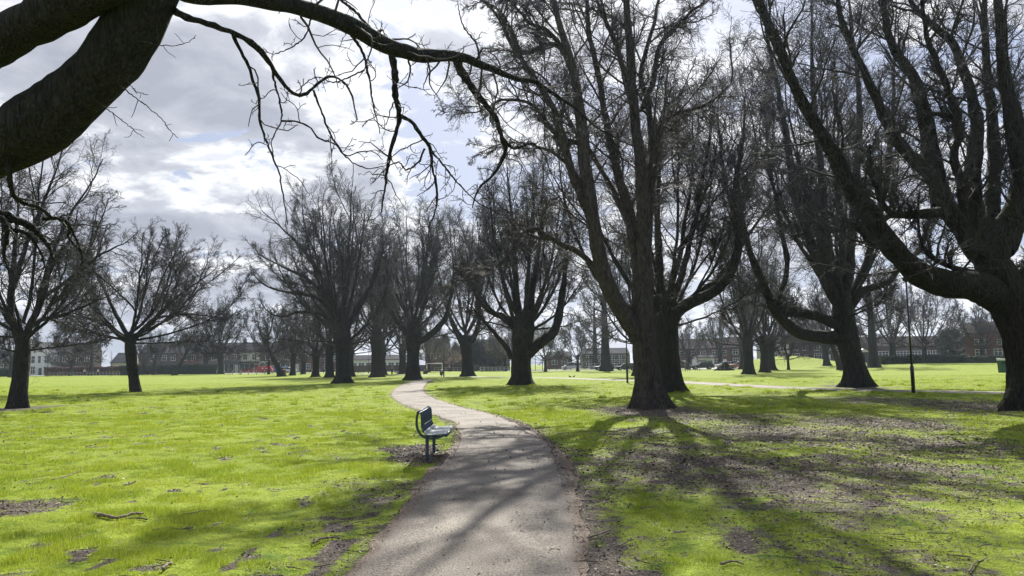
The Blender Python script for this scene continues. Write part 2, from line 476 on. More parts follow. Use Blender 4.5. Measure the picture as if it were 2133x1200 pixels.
def ribbon(name, C, hw, mat, label, rough=0.10, dz=0.012, step=0.25, rows=11, slack=0.0):
    C = resample(C, step); hw = C[:, 2] if C.shape[1] > 2 else hw; C = C[:, :2]; T = np.gradient(C, axis=0); T /= np.linalg.norm(T, axis=1, keepdims=True)
    Nn = np.stack([T[:, 1], -T[:, 0]], 1)
    s = np.concatenate([[0], np.cumsum(np.linalg.norm(np.diff(C, axis=0), axis=1))])
    u = np.linspace(-1, 1, rows)
    V = []; E = []
    for k, uu in enumerate(u):
        w = hw + (fbm(s * 1.7, np.full_like(s, 3.0 + k // rows), 5 if uu < 0 else 9, 4) - 0.5) * 2 * rough * abs(uu) ** 4
        xy = C + Nn * (uu * w)[:, None]
        z = hgt(xy[:, 0], xy[:, 1]) + dz + 0.02 * (1 - uu * uu)
        V.append(np.column_stack([xy, z])); E.append(np.full(len(s), abs(uu) ** 5 * 0.95))
    V = np.stack(V, 1); n = len(s)
    idx = np.arange(n * rows).reshape(n, rows)
    F = np.stack([idx[:-1, :-1], idx[:-1, 1:], idx[1:, 1:], idx[1:, :-1]], -1).reshape(-1, 4)
    me = make_mesh(name, V.reshape(-1, 3), [F], mat)
    a = me.attributes.new('edge', 'FLOAT', 'POINT'); a.data.foreach_set('value', np.stack(E, 1).ravel().astype(np.float32))
    o = link(name, me); tag(o, label, 'path', kind='structure')
    return C


main_c = ribbon('footpath', ctr, 1.0, MAT['path'], 'pale asphalt footpath winding past the bench towards the trees', rough=0.10, step=0.12, rows=17)
cross_c = ribbon('crossing_path', crossC, 1.25, MAT['path'], 'thin pale path running across the park behind the nearer trees', dz=0.006, rough=0.08, step=0.5)

# ------------------------------------------------------------------ ground
TREE_BASES = {}   # name -> px base
MUD = []          # (cx, cy, rx, ry, strength)
def mudpx(x, y, wx, wy_top, wy_bot, s):
    c = G(x, y); a = G(x - wx, y); t = G(x, wy_top); bt = G(x, wy_bot)
    MUD.append((c[0], (t[1] + bt[1]) / 2, abs(c[0] - a[0]), abs(t[1] - bt[1]) / 2, s))
mudpx(1420, 985, 240, 920, 1070, 0.66)
mudpx(1620, 900, 160, 880, 925, 0.6)
mudpx(1560, 1110, 120, 1085, 1150, 0.55)
mudpx(1900, 925, 200, 905, 950, 0.55)
mudpx(1300, 905, 120, 893, 918, 0.5)
mudpx(1500, 870, 160, 861, 880, 0.5)
mudpx(1250, 1010, 90, 900, 1180, 0.60)
mudpx(1600, 1010, 280, 950, 1090, 0.58)
mudpx(1820, 880, 130, 866, 900, 0.62)
mudpx(1560, 824, 150, 816, 836, 0.50)
mudpx(1800, 832, 130, 822, 846, 0.62)
mudpx(2060, 850, 160, 832, 868, 0.55)
mudpx(1350, 852, 110, 842, 866, 0.85)
mudpx(1900, 990, 200, 950, 1030, 0.50)
mudpx(1780, 1160, 260, 1110, 1210, 0.40)
mudpx(1330, 1130, 130, 1080, 1190, 0.50)
mudpx(850, 945, 85, 924, 966, 0.95)
mudpx(5, 1065, 95, 1040, 1100, 0.75)
mudpx(760, 1060, 110, 985, 1200, 0.60)
mudpx(35, 852, 75, 844, 864, 0.8)
mudpx(1787, 806, 70, 800, 812, 0.8)
mudpx(60, 1190, 60, 1170, 1215, 0.6)
mudpx(720, 1010, 90, 990, 1035, 0.5)
mudpx(1100, 905, 60, 880, 930, 0.55)


def poly_dist(x, y, C):
    out = np.full(x.shape, 1e9); cc = C[::2]
    flat = np.column_stack([x.ravel(), y.ravel()])
    near = (flat[:, 1] < C[:, 1].max() + 4) & (flat[:, 1] > C[:, 1].min() - 4) & (np.abs(flat[:, 0]) < 90)
    d = np.full(len(flat), 1e9); sub = flat[near]
    for i in range(0, len(sub), 20000):
        blk = sub[i:i + 20000]
        dd = np.full(len(blk), 1e9)
        for j in range(0, len(cc), 200):
            dd = np.minimum(dd, np.sqrt(((blk[:, None] - cc[None, j:j + 200]) ** 2).sum(-1)).min(1))
        q = np.where(near)[0][i:i + 20000]; d[q] = dd
    return d.reshape(x.shape)


def mud_val(x, y, dp, dc):
    wx = x + (fbm(x * 0.9, y * 0.9, 3) - 0.5) * 1.6; wy = y + (fbm(x * 0.9, y * 0.9, 8) - 0.5) * 2.0
    m = np.zeros_like(x)
    for cx, cy, rx, ry, s in MUD:
        q = ((wx - cx) / rx) ** 2 + ((wy - cy) / ry) ** 2
        m = np.maximum(m, s * np.exp(-(q ** 1.5) * 0.7))
    rs_ = x > ctr_x(y); e = np.exp(-(np.maximum(dp - 0.9, 0) / np.where(rs_, 0.42 * smooth(15, 11, y) + .28, 0.34)) ** 1.4) * (0.66 + 0.25 * rs_)
    m = np.maximum(m, e)
    e = np.exp(-(np.maximum(dc - 1.2, 0) / 0.2)) * 0.4
    m = np.maximum(m, e)
    speck = smooth(.72, .86, vnoise(x * 6.5 + 7, y * 3.6, 91)) * smooth(.20, .55, vnoise(x * .6, y * .6, 17)) * .95 * (y < 70)
    m = np.maximum(m, speck)
    right = smooth(1.0, 3.5, x) * smooth(34, 24, y) * 0.33
    return np.clip(m, 0, 1) * 0.85 + right * (1 - m)


def ctr_x(y):
    o = np.argsort(main_c[:, 1]); return np.interp(y, main_c[o, 1], main_c[o, 0])


def build_ground():
    ys = [-14.0]
    while ys[-1] < 1200:
        y = ys[-1]; ys.append(y + (0.10 if 4.5 < y < 17 else 0.3 if y < 4.5 else 0.10 + (y - 17) * 0.022 if y < 200 else (y - 150) * 0.2))
    xs = [0.0]
    while xs[-1] < 1000:
        x = xs[-1]; xs.append(x + (0.11 if x < 10 else 0.11 + (x - 10) * 0.035))
    xs = np.array(xs); xs = np.concatenate([-xs[:0:-1], xs]); ys = np.array(ys)
    X, Y = np.meshgrid(xs, ys)
    near = (Y < 80) & (np.abs(X) < 70)
    dp = np.full(X.shape, 1e9); dc = np.full(X.shape, 1e9)
    dp[near] = poly_dist(X[near], Y[near], main_c); dc[near] = poly_dist(X[near], Y[near], cross_c)
    Mv = mud_val(X, Y, dp, dc)
    lump = (fbm(X * 1.6, Y * 1.6, 21, 4) - 0.5) * 0.07 * smooth(1.0, 1.6, np.minimum(dp, dc)) * (Y < 60)
    Z = hgt(X, Y) + lump
    n, k = X.shape; idx = np.arange(n * k).reshape(n, k)
    F = np.stack([idx[:-1, :-1], idx[:-1, 1:], idx[1:, 1:], idx[1:, :-1]], -1).reshape(-1, 4)
    me = make_mesh('ground', np.stack([X, Y, Z], -1), [F], MAT['ground'])
    a = me.attributes.new('mud', 'FLOAT', 'POINT'); a.data.foreach_set('value', Mv.ravel().astype(np.float32))
    tag(link('ground', me), 'park lawn of bright green grass with muddy patches', 'ground', kind='structure')
build_ground()


def lumpz(x, y, d):
    return hgt(x, y) + (fbm(x * 1.6, y * 1.6, 21, 4) - 0.5) * 0.07 * smooth(1.0, 1.6, d)


def build_grass(n=1500000, n_far=450000):
    # screen-even scatter: depth ~ 1/row
    def scatter(n, y0, y1, pw):
        u = RNG.random(n)
        y = (y0 ** pw + u * (y1 ** pw - y0 ** pw)) ** (1 / pw)
        x = (RNG.random(n) * 2 - 1) * (y * 0.735 + 0.6)
        return x, y
    x, y = scatter(n, 4.9, 26.0, 0.6); x2, y2 = scatter(n_far, 22.0, 75.0, 0.45)
    x = np.concatenate([x, x2]); y = np.concatenate([y, y2])
    dp = poly_dist(x, y, main_c); dc = poly_dist(x, y, cross_c); d = np.minimum(dp, dc)
    clump = fbm(x * 2.6, y * 2.6, 40, 3); big = fbm(x * 0.5, y * 0.5, 77, 3)
    mv = mud_val(x, y, dp, dc) + (clump - 0.5) * 0.75 + (vnoise(x * 9, y * 9, 5) - 0.5) * 0.45
    keep = (dp > 0.84 + 0.30 * RNG.random(len(x))) & (dc > 1.32) & (RNG.random(len(x)) > smooth(0.22, 0.52, mv))
    keep &= RNG.random(len(x)) < 0.60 + 0.6 * smooth(0.30, 0.6, clump)
    x, y, d, clump, big = x[keep], y[keep], d[keep], clump[keep], big[keep]; n = len(x)
    sc = np.clip(y / 9.0, 0.8, 3.6)
    h = (0.015 + 0.052 * smooth(0.42, 0.80, clump) * (0.4 + RNG.random(n))) * (0.85 + 0.4 * smooth(0.4, 0.7, big)) * (1 + 0.10 * (sc - 1)) * (0.6 + 0.6 * RNG.random(n))
    w = 0.0024 * sc * (0.7 + 0.7 * RNG.random(n)); h = h * np.where(RNG.random(n) < 0.06, 1.6, 1.0)
    # scattered darker tussocks standing proud of the turf
    nt_ = 900; ty = (7 ** .3 + RNG.random(nt_) * (60 ** .3 - 7 ** .3)) ** (1 / .3); tx = (RNG.random(nt_) * 2 - 1) * ty * .72
    td = np.minimum(poly_dist(tx, ty, main_c), poly_dist(tx, ty, cross_c)); kk = (td > 1.4) & (mud_val(tx, ty, td, td) < .4); tx, ty, td = tx[kk], ty[kk], td[kk]
    nb_ = 70; ti = np.repeat(np.arange(len(tx)), nb_); rr_ = (0.05 + .10 * RNG.random(len(tx)))[ti]
    qx = tx[ti] + RNG.normal(size=len(ti)) * rr_ * 1.5; qy = ty[ti] + RNG.normal(size=len(ti)) * rr_
    x = np.concatenate([x, qx]); y = np.concatenate([y, qy]); d = np.concatenate([d, td[ti]]); m_ = len(ti); n = len(x)
    h = np.concatenate([h, (0.05 + 0.06 * RNG.random(m_)) * np.clip(qy / 20, .7, 1.5)]); w = np.concatenate([w, 0.003 * np.clip(qy / 9, .8, 4) * np.ones(m_)])
    az = RNG.random(n) * 2 * np.pi; la = RNG.random(n) * 2 * np.pi; le = RNG.random(n) * 0.9 * h
    bx, by = np.cos(az) * w, np.sin(az) * w; z = lumpz(x, y, d) - 0.006
    V = np.empty((n, 3, 3))
    lx, ly = np.cos(la) * le, np.sin(la) * le
    V[:, 0] = np.stack([x - bx, y - by, z], 1); V[:, 1] = np.stack([x + bx, y + by, z], 1)
    V[:, 2] = np.stack([x + lx, y + ly, z + h], 1)
    i = np.arange(n)[:, None] * 3
    me = make_mesh('grass', V, [i + np.array([[0, 1, 2]])], MAT['grass'], False)
    tag(link('grass', me), 'short bright green grass blades covering the lawn', 'grass', kind='stuff')

    # leaf litter and wood chips on the bare soil
    n = 300000; x, y = scatter(n, 4.9, 30, 0.7)
    dp = poly_dist(x, y, main_c); dc = poly_dist(x, y, cross_c)
    mv = mud_val(x, y, dp, dc) + (fbm(x * 2.6, y * 2.6, 40, 3) - 0.5) * 0.5
    p = smooth(0.25, 0.55, mv) * np.where(dp < 0.85, 0.03, 1) + 0.02
    k = RNG.random(n) < p; x, y, d = x[k], y[k], np.minimum(dp, dc)[k]; n = len(x)
    z = lumpz(x, y, d) + 0.002 + np.where(d < 1.0, 0.034, 0)
    s = (0.006 + 0.016 * RNG.random(n) ** 3) * np.clip(y / 9, 0.8, 1.5); asp = 0.25 + 0.6 * RNG.random(n)
    az = RNG.random(n) * 6.283
    ux = np.stack([np.cos(az) * s, np.sin(az) * s, (RNG.random(n) - .5) * s], 1); uy = np.stack([-np.sin(az) * s * asp, np.cos(az) * s * asp, (RNG.random(n) - .3) * s * .8], 1)
    c = np.stack([x, y, z + 0.35 * s], 1)
    V = np.stack([c - ux, c - uy * .9, c + ux, c + uy], 1)
    me = make_mesh('leaf_litter', V, [np.arange(n * 4).reshape(n, 4)], MAT['leaf_litter'], False)
    tag(link('leaf_litter', me), 'brown dead leaves and wood chips scattered on bare soil', 'leaf litter', kind='stuff')
    # broken twigs among them
    n = 16000; x, y = scatter(n, 5, 28, 0.8); dp = poly_dist(x, y, main_c); dc = poly_dist(x, y, cross_c); mv = mud_val(x, y, dp, dc)
    k = (RNG.random(n) < .02 + .5 * smooth(.25, .6, mv)) & (dp > .9) & (dc > 1.3); x, y, d = x[k], y[k], np.minimum(dp, dc)[k]; n = len(x)
    az = RNG.random(n) * 6.283; L_ = .02 + .10 * RNG.random(n) ** 2; t = np.linspace(-1, 1, 4)[None]; cv = (RNG.random((n, 1)) - .5) * .5
    X = x[:, None] + (np.cos(az) * L_)[:, None] * t - (np.sin(az) * L_)[:, None] * cv * t * t; Y = y[:, None] + (np.sin(az) * L_)[:, None] * t + (np.cos(az) * L_)[:, None] * cv * t * t
    Z = (lumpz(x, y, d) + .010)[:, None] + RNG.random((n, 4)) * .010; R = (.0018 + .0028 * RNG.random(n))[:, None] * np.array([1, 1, .9, .5])[None]
    V, F = tube_arr(np.stack([X, Y, Z], -1), R, 4)
    tag(link('twig_litter', make_mesh('twig_litter', V, [F], MAT['leaf_litter'], False)), 'small broken twigs strewn over the bare soil and grass', 'twig litter', kind='stuff')
build_grass()

# ------------------------------------------------------------------ trees
def nrm(a): return a / (np.linalg.norm(a, axis=-1, keepdims=True) + 1e-9)


def grow(rng, P, R, n, t0, ratio, ang, up, wig, K, rs, cap, tip, shrink=0.5, minL=0.0, t1=1.0):
    """children of every parent tube: P (N,K,3), R (N,K) -> (N*n,Kc,3), (N*n,Kc)"""
    N, KP, _ = P.shape
    seg = np.linalg.norm(np.diff(P, axis=1), axis=2).sum(1)
    pi = np.repeat(np.arange(N), n); M_ = N * n
    t = (np.tile(np.arange(n), N) + rng.random(M_)) / n; tt = t0 + (t1 - t0) * t
    f = tt * (KP - 1); k = np.minimum(f.astype(int), KP - 2); fr = (f - k)[:, None]
    A = P[pi, k]; B = P[pi, k + 1]; p = A + (B - A) * fr; T = nrm(B - A)
    r = R[pi, k] * (1 - fr[:, 0]) + R[pi, k + 1] * fr[:, 0]
    rv = rng.normal(size=(M_, 3)); side = nrm(rv - (rv * T).sum(1, keepdims=True) * T)
    an = np.radians(rng.uniform(ang[0], ang[1], M_))[:, None]
    d = nrm(T * np.cos(an) + side * np.sin(an))
    Lc = np.maximum(seg[pi] * ratio, minL) * (1 - shrink * t) * rng.uniform(0.55, 1.25, M_)
    out = np.empty((M_, K, 3)); out[:, 0] = p; st = (Lc / (K - 1))[:, None]
    bend = rng.normal(size=(M_, 3)) * wig * 0.6
    for i in range(1, K):
        d = nrm(d + bend * 0.5 + rng.normal(size=(M_, 3)) * wig + np.array([0, 0, up]))
        p = p + d * st; out[:, i] = p
    r0 = np.minimum(r * rs, cap); r0 = np.maximum(r0, tip)
    u = np.linspace(0, 1, K)[None]
    return out, r0[:, None] * (1 - u) ** 0.8 + tip * u


def resamp(P, K):
    P = np.asarray(P, float); s = np.concatenate([[0], np.cumsum(np.linalg.norm(np.diff(P, axis=0), axis=1))])
    q = np.linspace(0, s[-1], K); return np.stack([np.interp(q, s, P[:, i]) for i in range(3)], 1)


def px_limb(pts, d0, d1, r0, r1, base, K=22, rng=None, jit=0.0):
    """a limb traced in the photograph; it runs from depth d0 to depth d1. radii in metres"""
    pts = np.asarray(pts, float); n = len(pts)
    dd = np.linspace(d0, d1, n)
    P = np.array([P3(x, y, d) for (x, y), d in zip(pts, dd)]) - base
    P = resample(P, np.linalg.norm(P[0] - P[-1]) / 40 + 0.02); P = resamp(P, K); R = np.array([r1 if r1 else .05])
    if jit: P[1:] += np.cumsum(rng.normal(size=(K - 1, 3)) * jit, 0) * 0.5 + rng.normal(size=(K - 1, 3)) * jit * 1.0 * min(1, 8 * R[-1] + .3)
    u = np.linspace(0, 1, K); R = np.interp(u, np.linspace(0, 1, len(r0)), r0) if isinstance(r0, (list, tuple)) else r0 * (1 - u) + r1 * u
    r0 = R[0]
    R = R * (1 + 0.10 * np.sin(u * 29 + r0 * 90) * np.sin(u * 13 + 1))
    return P, R


def bez_limb(rng, p0, end, r0, r1, outb=0.55, K=22, wig=0.018):
    D = end - p0; hz = np.array([D[0], D[1], 0]); V = D[2]
    p1 = p0 + hz * outb + np.array([0, 0, V * 0.18]); p2 = end - np.array([0, 0, V * 0.42]) - hz * 0.10
    t = np.linspace(0, 1, K)[:, None]
    P = (1 - t) ** 3 * p0 + 3 * (1 - t) ** 2 * t * p1 + 3 * (1 - t) * t * t * p2 + t ** 3 * end
    L_ = np.linalg.norm(D); w = np.cumsum(rng.normal(size=(K, 3)) * wig * L_ / math.sqrt(K), 0); w -= w[0]
    w *= np.linspace(0, 1, K)[:, None] ** 0.5
    u = np.linspace(0, 1, K); return P + w, r0 * (1 - u) ** 0.9 + r1 * u


def fan(rng, n, trunk_fn, z0, z1, R, zlow, ztop, r0, r1, outb=0.5, cx=0, cy=0, low=1.0):
    out = []
    for i in range(n):
        q = math.sqrt((i + 0.6) / n); az = i * 2.39996 + rng.uniform(-.35, .35)
        e = np.array([cx + R * q * math.cos(az), cy + R * q * math.sin(az), zlow + (ztop - zlow) * math.sqrt(max(0.0, 1 - q ** 2.2)) * rng.uniform(.93, 1.02)])
        z = z1 - (z1 - z0) * q * low * rng.uniform(.6, 1.0)
        out.append(bez_limb(rng, trunk_fn(z), e, r0 * (1.15 - .5 * q) * rng.uniform(.75, 1.1), r1, outb))
    P = np.stack([o[0] for o in out]); Rr = np.stack([o[1] for o in out])
    FP, FR = grow(rng, P, Rr, 2, .22, .66, (12, 30), .035, .045, 22, .72, 9, r1, shrink=.45, t1=.8)
    out += list(zip(FP, FR))
    m = max(4, n // 3)      # low skirt of long thin, nearly level branches
    for i in range(m):
        az = i * 6.283 / m + rng.uniform(-.4, .4); zs = z0 + (z1 - z0) * rng.uniform(0, .5); rr = R * rng.uniform(.75, 1.05)
        e = np.array([cx + rr * math.cos(az), cy + rr * math.sin(az), zs + (zlow - zs) * rng.uniform(.05, .75)])
        out.append(bez_limb(rng, trunk_fn(zs), e, r0 * .42, r1 * .8, .55, wig=.03))
    return out


def trunk_mesh(name, path, rad, mat, rng, flare=0.55, flute=0.2, S=36, burl=0.06, fl_h=0.45):
    P = resamp(path, 40); z = P[:, 2] - P[0, 2]; K = len(P)
    rr = np.interp(np.linspace(0, 1, K), np.linspace(0, 1, len(rad)), rad)
    th = np.arange(S) / S * 2 * np.pi; nl = rng.integers(5, 8); ph = rng.uniform(0, 6.28, 6)
    root = np.maximum(0, np.cos(nl * th + ph[0] + 0.7 * np.sin(2 * th + ph[1]))) ** 1.5 + 0.35 * np.maximum(0, np.sin(3 * th + ph[2]))
    rib = np.cos(11 * th + ph[3]) * 0.5 + np.cos(7 * th + ph[4]) * 0.5
    V = np.empty((K, S, 3))
    for k in range(K):
        zz = max(z[k], 0)
        f = 1 + flare * math.exp(-zz / fl_h) * (0.45 + root) + flute * 0.35 * rib * (0.35 + math.exp(-zz / 1.6))
        f = f + burl * (fbm(np.cos(th) * 1.5 + 9, np.sin(th) * 1.5 + zz * 1.1 + ph[5], 3, 3) - 0.5) * 4
        V[k] = P[k] + np.stack([np.cos(th) * rr[k] * f, np.sin(th) * rr[k] * f, np.zeros(S)], 1)
    V[0, :, 2] -= 0.12
    idx = np.arange(K * S).reshape(K, S); a = idx[:-1]; b = idx[1:]
    F = np.stack([a, np.roll(a, -1, 1), np.roll(b, -1, 1), b], -1).reshape(-1, 4)
    cap = np.concatenate([[K * S], []]).astype(int)
    V = np.concatenate([V.reshape(-1, 3), P[-1:] + [[0, 0, rr[-1] * 0.5]]])
    top = idx[-1]; T3_ = np.stack([top, np.roll(top, -1), np.full(S, K * S)], 1)
    return make_mesh(name, V, [F, T3_], mat, True)


# levels: (n, t0, ratio, (angle range), up, wiggle, K, radius scale, cap, tip, sides)
UPRIGHT = [(12, .18, .30, (22, 48), .10, .10, 8, .55, .07, .012, 5),
           (8, .12, .42, (25, 55), .07, .14, 6, .6, .028, .007, 4),
           (7, .12, .50, (28, 60), .05, .18, 4, .7, .012, .0045, 3),
           (4, .15, .60, (25, 60), .03, .2, 3, .8, .006, .003, 3)]
SPREAD = [(12, .18, .34, (28, 60), .06, .12, 8, .55, .06, .010, 5),
          (8, .12, .46, (30, 60), .05, .16, 6, .6, .024, .006, 4),
          (7, .12, .52, (30, 65), .04, .2, 4, .7, .010, .004, 3),
          (4, .15, .60, (25, 60), .02, .2, 3, .8, .005, .0025, 3)]


FINE = [(13, .30, .31, (24, 58), .035, .12, 9, .5, .036, .011, 5),
        (10, .18, .46, (25, 60), .02, .15, 6, .6, .020, .007, 4),
        (9, .08, .56, (28, 65), .0, .2, 5, .7, .010, .0048, 3)]


def thick(levels, k, cut=0, nmul=1.0):
    out = []
    for i, l in enumerate(levels[:len(levels) - cut]):
        l = list(l); l[8] *= k ** .5; l[9] *= k; l[0] = max(2, int(round(l[0] * nmul))); out.append(tuple(l))
    return out


def crown_acc(rng, limbs, levels, keep=None):
    acc = []; P = np.stack([l[0] for l in limbs]); R = np.stack([l[1] for l in limbs])
    for (n, t0, ratio, ang, up, wig, K, rs, cap, tip, S) in levels:
        P, R = grow(rng, P, R, n, t0, ratio, ang, up, wig, K, rs, cap, tip, shrink=.36)
        if keep is not None:
            k = keep(P[:, -1]); P, R = P[k], R[k]
        add_tubes(acc, P, R, S)
    return acc


def knobbly(P, R, K, S, rng, k1=.42, k2=.20):
    Pf = resample(P, np.linalg.norm(P[-1] - P[0]) / K + .01); Pf = resamp(Pf, K); Rf = np.interp(np.linspace(0, 1, K), np.linspace(0, 1, len(R)), R)
    V, F = tube_arr(Pf[None], Rf[None], S); L_ = np.linalg.norm(np.diff(Pf, axis=0), axis=1).sum()
    sl = (np.linspace(0, 1, K) * L_).repeat(S) + rng.uniform(0, 90); ang = np.tile(np.arange(S), K) / S * 6.283
    nz = fbm(sl * 1.6, np.cos(ang) * 1.3 + np.sin(ang) * .7 + 5, 17, 3) - .5; nz2 = fbm(sl * 6.0, np.cos(ang) * 3 + np.sin(ang) * 2 + 15, 29, 3) - .5
    c = Pf.repeat(S, 0); return c + (V - c) * (1 + k1 * nz + k2 * nz2)[:, None], F


def make_tree(label, base, trunk_path, trunk_rad, limbs, levels, bk='bark', tw='twig', group=None, seed=1, flare=.55, flute=.2,
              limb_parts=True, extra=None, name='bare_tree', keep=None, S=36, fl_h=.45, grow_limbs=None):
    rng = np.random.default_rng(seed)
    t = empty(name, base, 0, label, 'tree', group)
    link('trunk', trunk_mesh('trunk', trunk_path, trunk_rad, MAT[bk], rng, flare, flute, S=S, fl_h=fl_h), t)
    if limb_parts:
        for P, R in limbs:
            if R[0] < .02: continue
            V, F = knobbly(P, R, 70, 14, rng)
            link('limb', acc_mesh('limb', [(V, F)], MAT[bk]), t)
        acc = []
    else:
        acc = []
        add_tubes(acc, np.stack([l[0] for l in limbs]), np.stack([l[1] for l in limbs]), 7)
    ca = crown_acc(rng, grow_limbs or limbs, levels, keep)
    if extra: ca += extra(rng)
    if not limb_parts: link('limbs' if False else 'branches', acc_mesh('branches', acc, MAT[bk]), t)
    link('crown', acc_mesh('crown', ca, MAT[tw]), t)
    return t


def tp(path):   # trunk interpolator on local path
    path = np.asarray(path, float)
    return lambda z: np.array([np.interp(z, path[:, 2], path[:, 0]), np.interp(z, path[:, 2], path[:, 1]), z])


def pxtrunk(pts, depth, base, dd=0.0):
    n = len(pts)
    P = np.array([P3(x, y, depth + dd * i / n) for i, (x, y) in enumerate(pts)]) - base
    P[0, :2] = 0; P[0, 2] = -0.05; return P


def shoots(P, R, n, L, cap=.006, up=.15, S=3, K=4, ang=(50, 90)):
    """thin epicormic shoots round a trunk or limb"""
    def f(rng):
        a = []; p, r = grow(rng, P[None], R[None], n, 0, 0, ang, up, .2, K, 1, cap, .003, shrink=.3, minL=L)
        add_tubes(a, p, r, S); q, r2 = grow(rng, p, r, 3, .2, .5, (30, 70), .05, .2, 3, .8, cap * .7, .0025); add_tubes(a, q, r2, 3)
        return a
    return f


def join_extra(*fs): return lambda rng: sum((f(rng) for f in fs), [])


# ---- the big forked tree right of the path (27 m)
def tree_forked():
    rng = np.random.default_rng(11); b = G(1357, 849); D = b[1]
    L = lambda pts, r0, r1, d1=0, d0=0, **k: px_limb(pts, D + d0, D + d1, r0, r1, b, rng=rng, jit=.02, **k)
    tpth = pxtrunk([(1357, 849), (1352, 800), (1346, 750), (1341, 700), (1338, 650), (1336, 590)], D, b)
    limbs = [
        L([(1346, 720), (1325, 690), (1290, 640), (1262, 580), (1245, 520), (1234, 450), (1226, 390), (1217, 300), (1212, 240), (1198, 152), (1177, 78), (1155, 0), (1140, -90), (1120, -200)], .34, .045, d1=-1.5),
        L([(1342, 690), (1344, 600), (1341, 500), (1337, 390), (1323, 260), (1316, 186), (1312, 87), (1303, 0), (1298, -120), (1290, -260)], .31, .045, d1=.5),
        L([(1343, 560), (1349, 480), (1351, 420), (1357, 330), (1352, 250), (1345, 190), (1330, 160), (1352, 74), (1372, 0), (1400, -150)], .17, .03, d1=1.6),
        L([(1338, 660), (1327, 570), (1317, 500), (1308, 430), (1286, 368), (1268, 282), (1255, 217), (1242, 143), (1223, 56), (1221, 0), (1215, -140)], .23, .04, d1=2.5),
        L([(1318, 200), (1307, 173), (1292, 120), (1281, 87), (1262, 45), (1247, 9), (1225, -80)], .13, .03, d1=-1),
        L([(1338, 225), (1359, 173), (1366, 130), (1377, 91), (1403, 56), (1440, 20), (1472, 0), (1520, -70)], .11, .03, d1=1),
        L([(1362, 370), (1368, 303), (1381, 260), (1420, 234), (1476, 217), (1510, 190), (1529, 165), (1525, 90)], .12, .02, d1=3),
        L([(1234, 470), (1225, 440), (1195, 370), (1177, 295), (1156, 234), (1117, 165), (1073, 100), (1043, 39), (1004, 0), (940, -50)], .17, .02, d1=-3),
        L([(1206, 190), (1169, 100), (1130, 98), (1091, 113), (1060, 60), (1043, 26), (1000, 0), (960, -20)], .11, .02, d1=-2),
        L([(1190, 140), (1165, 90), (1143, 65), (1108, 48), (1086, 22), (1065, 0), (1020, -50)], .10, .02, d1=-3),
        L([(1215, 300), (1177, 290), (1143, 260), (1108, 217), (1043, 208), (990, 235), (940, 225)], .10, .015, d1=-2),
        L([(1228, 400), (1170, 330), (1110, 300), (1050, 300), (1000, 320)], .09, .015, d1=1.5),
        L([(1240, 560), (1232, 548), (1205, 525), (1180, 516), (1140, 492), (1112, 476), (1090, 488), (1076, 504), (1060, 532), (1020, 560), (980, 580), (940, 585)], .11, .015, d1=-3),
        L([(1320, 500), (1290, 420), (1240, 330), (1200, 270), (1150, 180), (1100, 140), (1040, 150), (970, 170)], .10, .015, d1=5),
        L([(1400, -150), (1480, -260), (1620, -380)], .13, .03, d1=-1, d0=1.6),
        L([(1303, 0), (1340, -150), (1330, -380), (1350, -600)], .16, .03, d1=0),
    ]
    lv = [(16, .22, .27, (25, 55), .03, .12, 9, .5, .042, .010, 5),
          (10, .12, .44, (25, 60), -.02, .14, 7, .6, .018, .0055, 4),
          (8, .10, .58, (25, 55), -.06, .14, 5, .7, .009, .0038, 3),
          (4, .15, .60, (20, 45), -.08, .12, 3, .8, .005, .003, 3)]
    ex = join_extra(shoots(limbs[1][0][:14], limbs[1][1][:14], 70, .9), shoots(limbs[2][0][:12], limbs[2][1][:12], 40, .8),
                    shoots(tpth, np.full(len(tpth), .5), 40, .7))
    return make_tree('tallest forked bare tree with a leaning left stem, right of the curving footpath', b, tpth,
                     [.47, .42, .41, .42, .38, .32], limbs, lv, 'bark_brown', 'twig_red', seed=12, flare=.72, flute=.25, extra=ex, fl_h=.62)


def tree_behind_fork():
    rng = np.random.default_rng(21); b = G(1393, 817); D = b[1]
    L = lambda pts, r0, r1, d1=0, d0=0: px_limb(pts, D + d0, D + d1, r0, r1, b, rng=rng, jit=.022)
    tpth = pxtrunk([(1395, 817), (1392, 770), (1388, 720), (1385, 670), (1385, 620)], D, b)
    limbs = [
        L([(1395, 680), (1412, 645), (1450, 624), (1490, 606), (1522, 572), (1534, 536), (1538, 480), (1530, 400), (1545, 300), (1550, 200)], .35, .04, d1=-2),
        L([(1400, 660), (1440, 620), (1480, 590), (1510, 560), (1550, 500), (1600, 430), (1640, 380)], .20, .03, d1=3),
        L([(1385, 670), (1376, 592), (1372, 520), (1368, 440), (1375, 330), (1385, 220), (1392, 140)], .24, .04, d1=1),
        L([(1395, 650), (1408, 600), (1420, 572), (1436, 500), (1452, 440), (1460, 380), (1480, 280), (1486, 180)], .19, .03),
        L([(1380, 650), (1340, 560), (1310, 480), (1290, 380), (1280, 270), (1270, 200)], .17, .03, d1=2),
        L([(1380, 650), (1320, 600), (1270, 520), (1230, 420), (1210, 330)], .17, .03, d1=3),
        L([(1380, 660), (1310, 640), (1250, 590), (1200, 500), (1170, 400), (1160, 320)], .16, .03, d1=3.5),
    ]
    limbs += fan(rng, 7, tp(tpth), 3.0, 5.2, 4.6, 8.0, 17.0, .15, .022, outb=.45, cx=.8)
    ex = shoots(tpth, np.full(len(tpth), .6), 60, .8)
    return make_tree('massive bare tree with a thick right arm, just behind the tall forked tree', b, tpth,
                     [.68, .64, .62, .66, .5], limbs, thick(FINE, 1.1, nmul=1.12), 'bark', 'twig_red', seed=22, flare=.6, extra=ex)


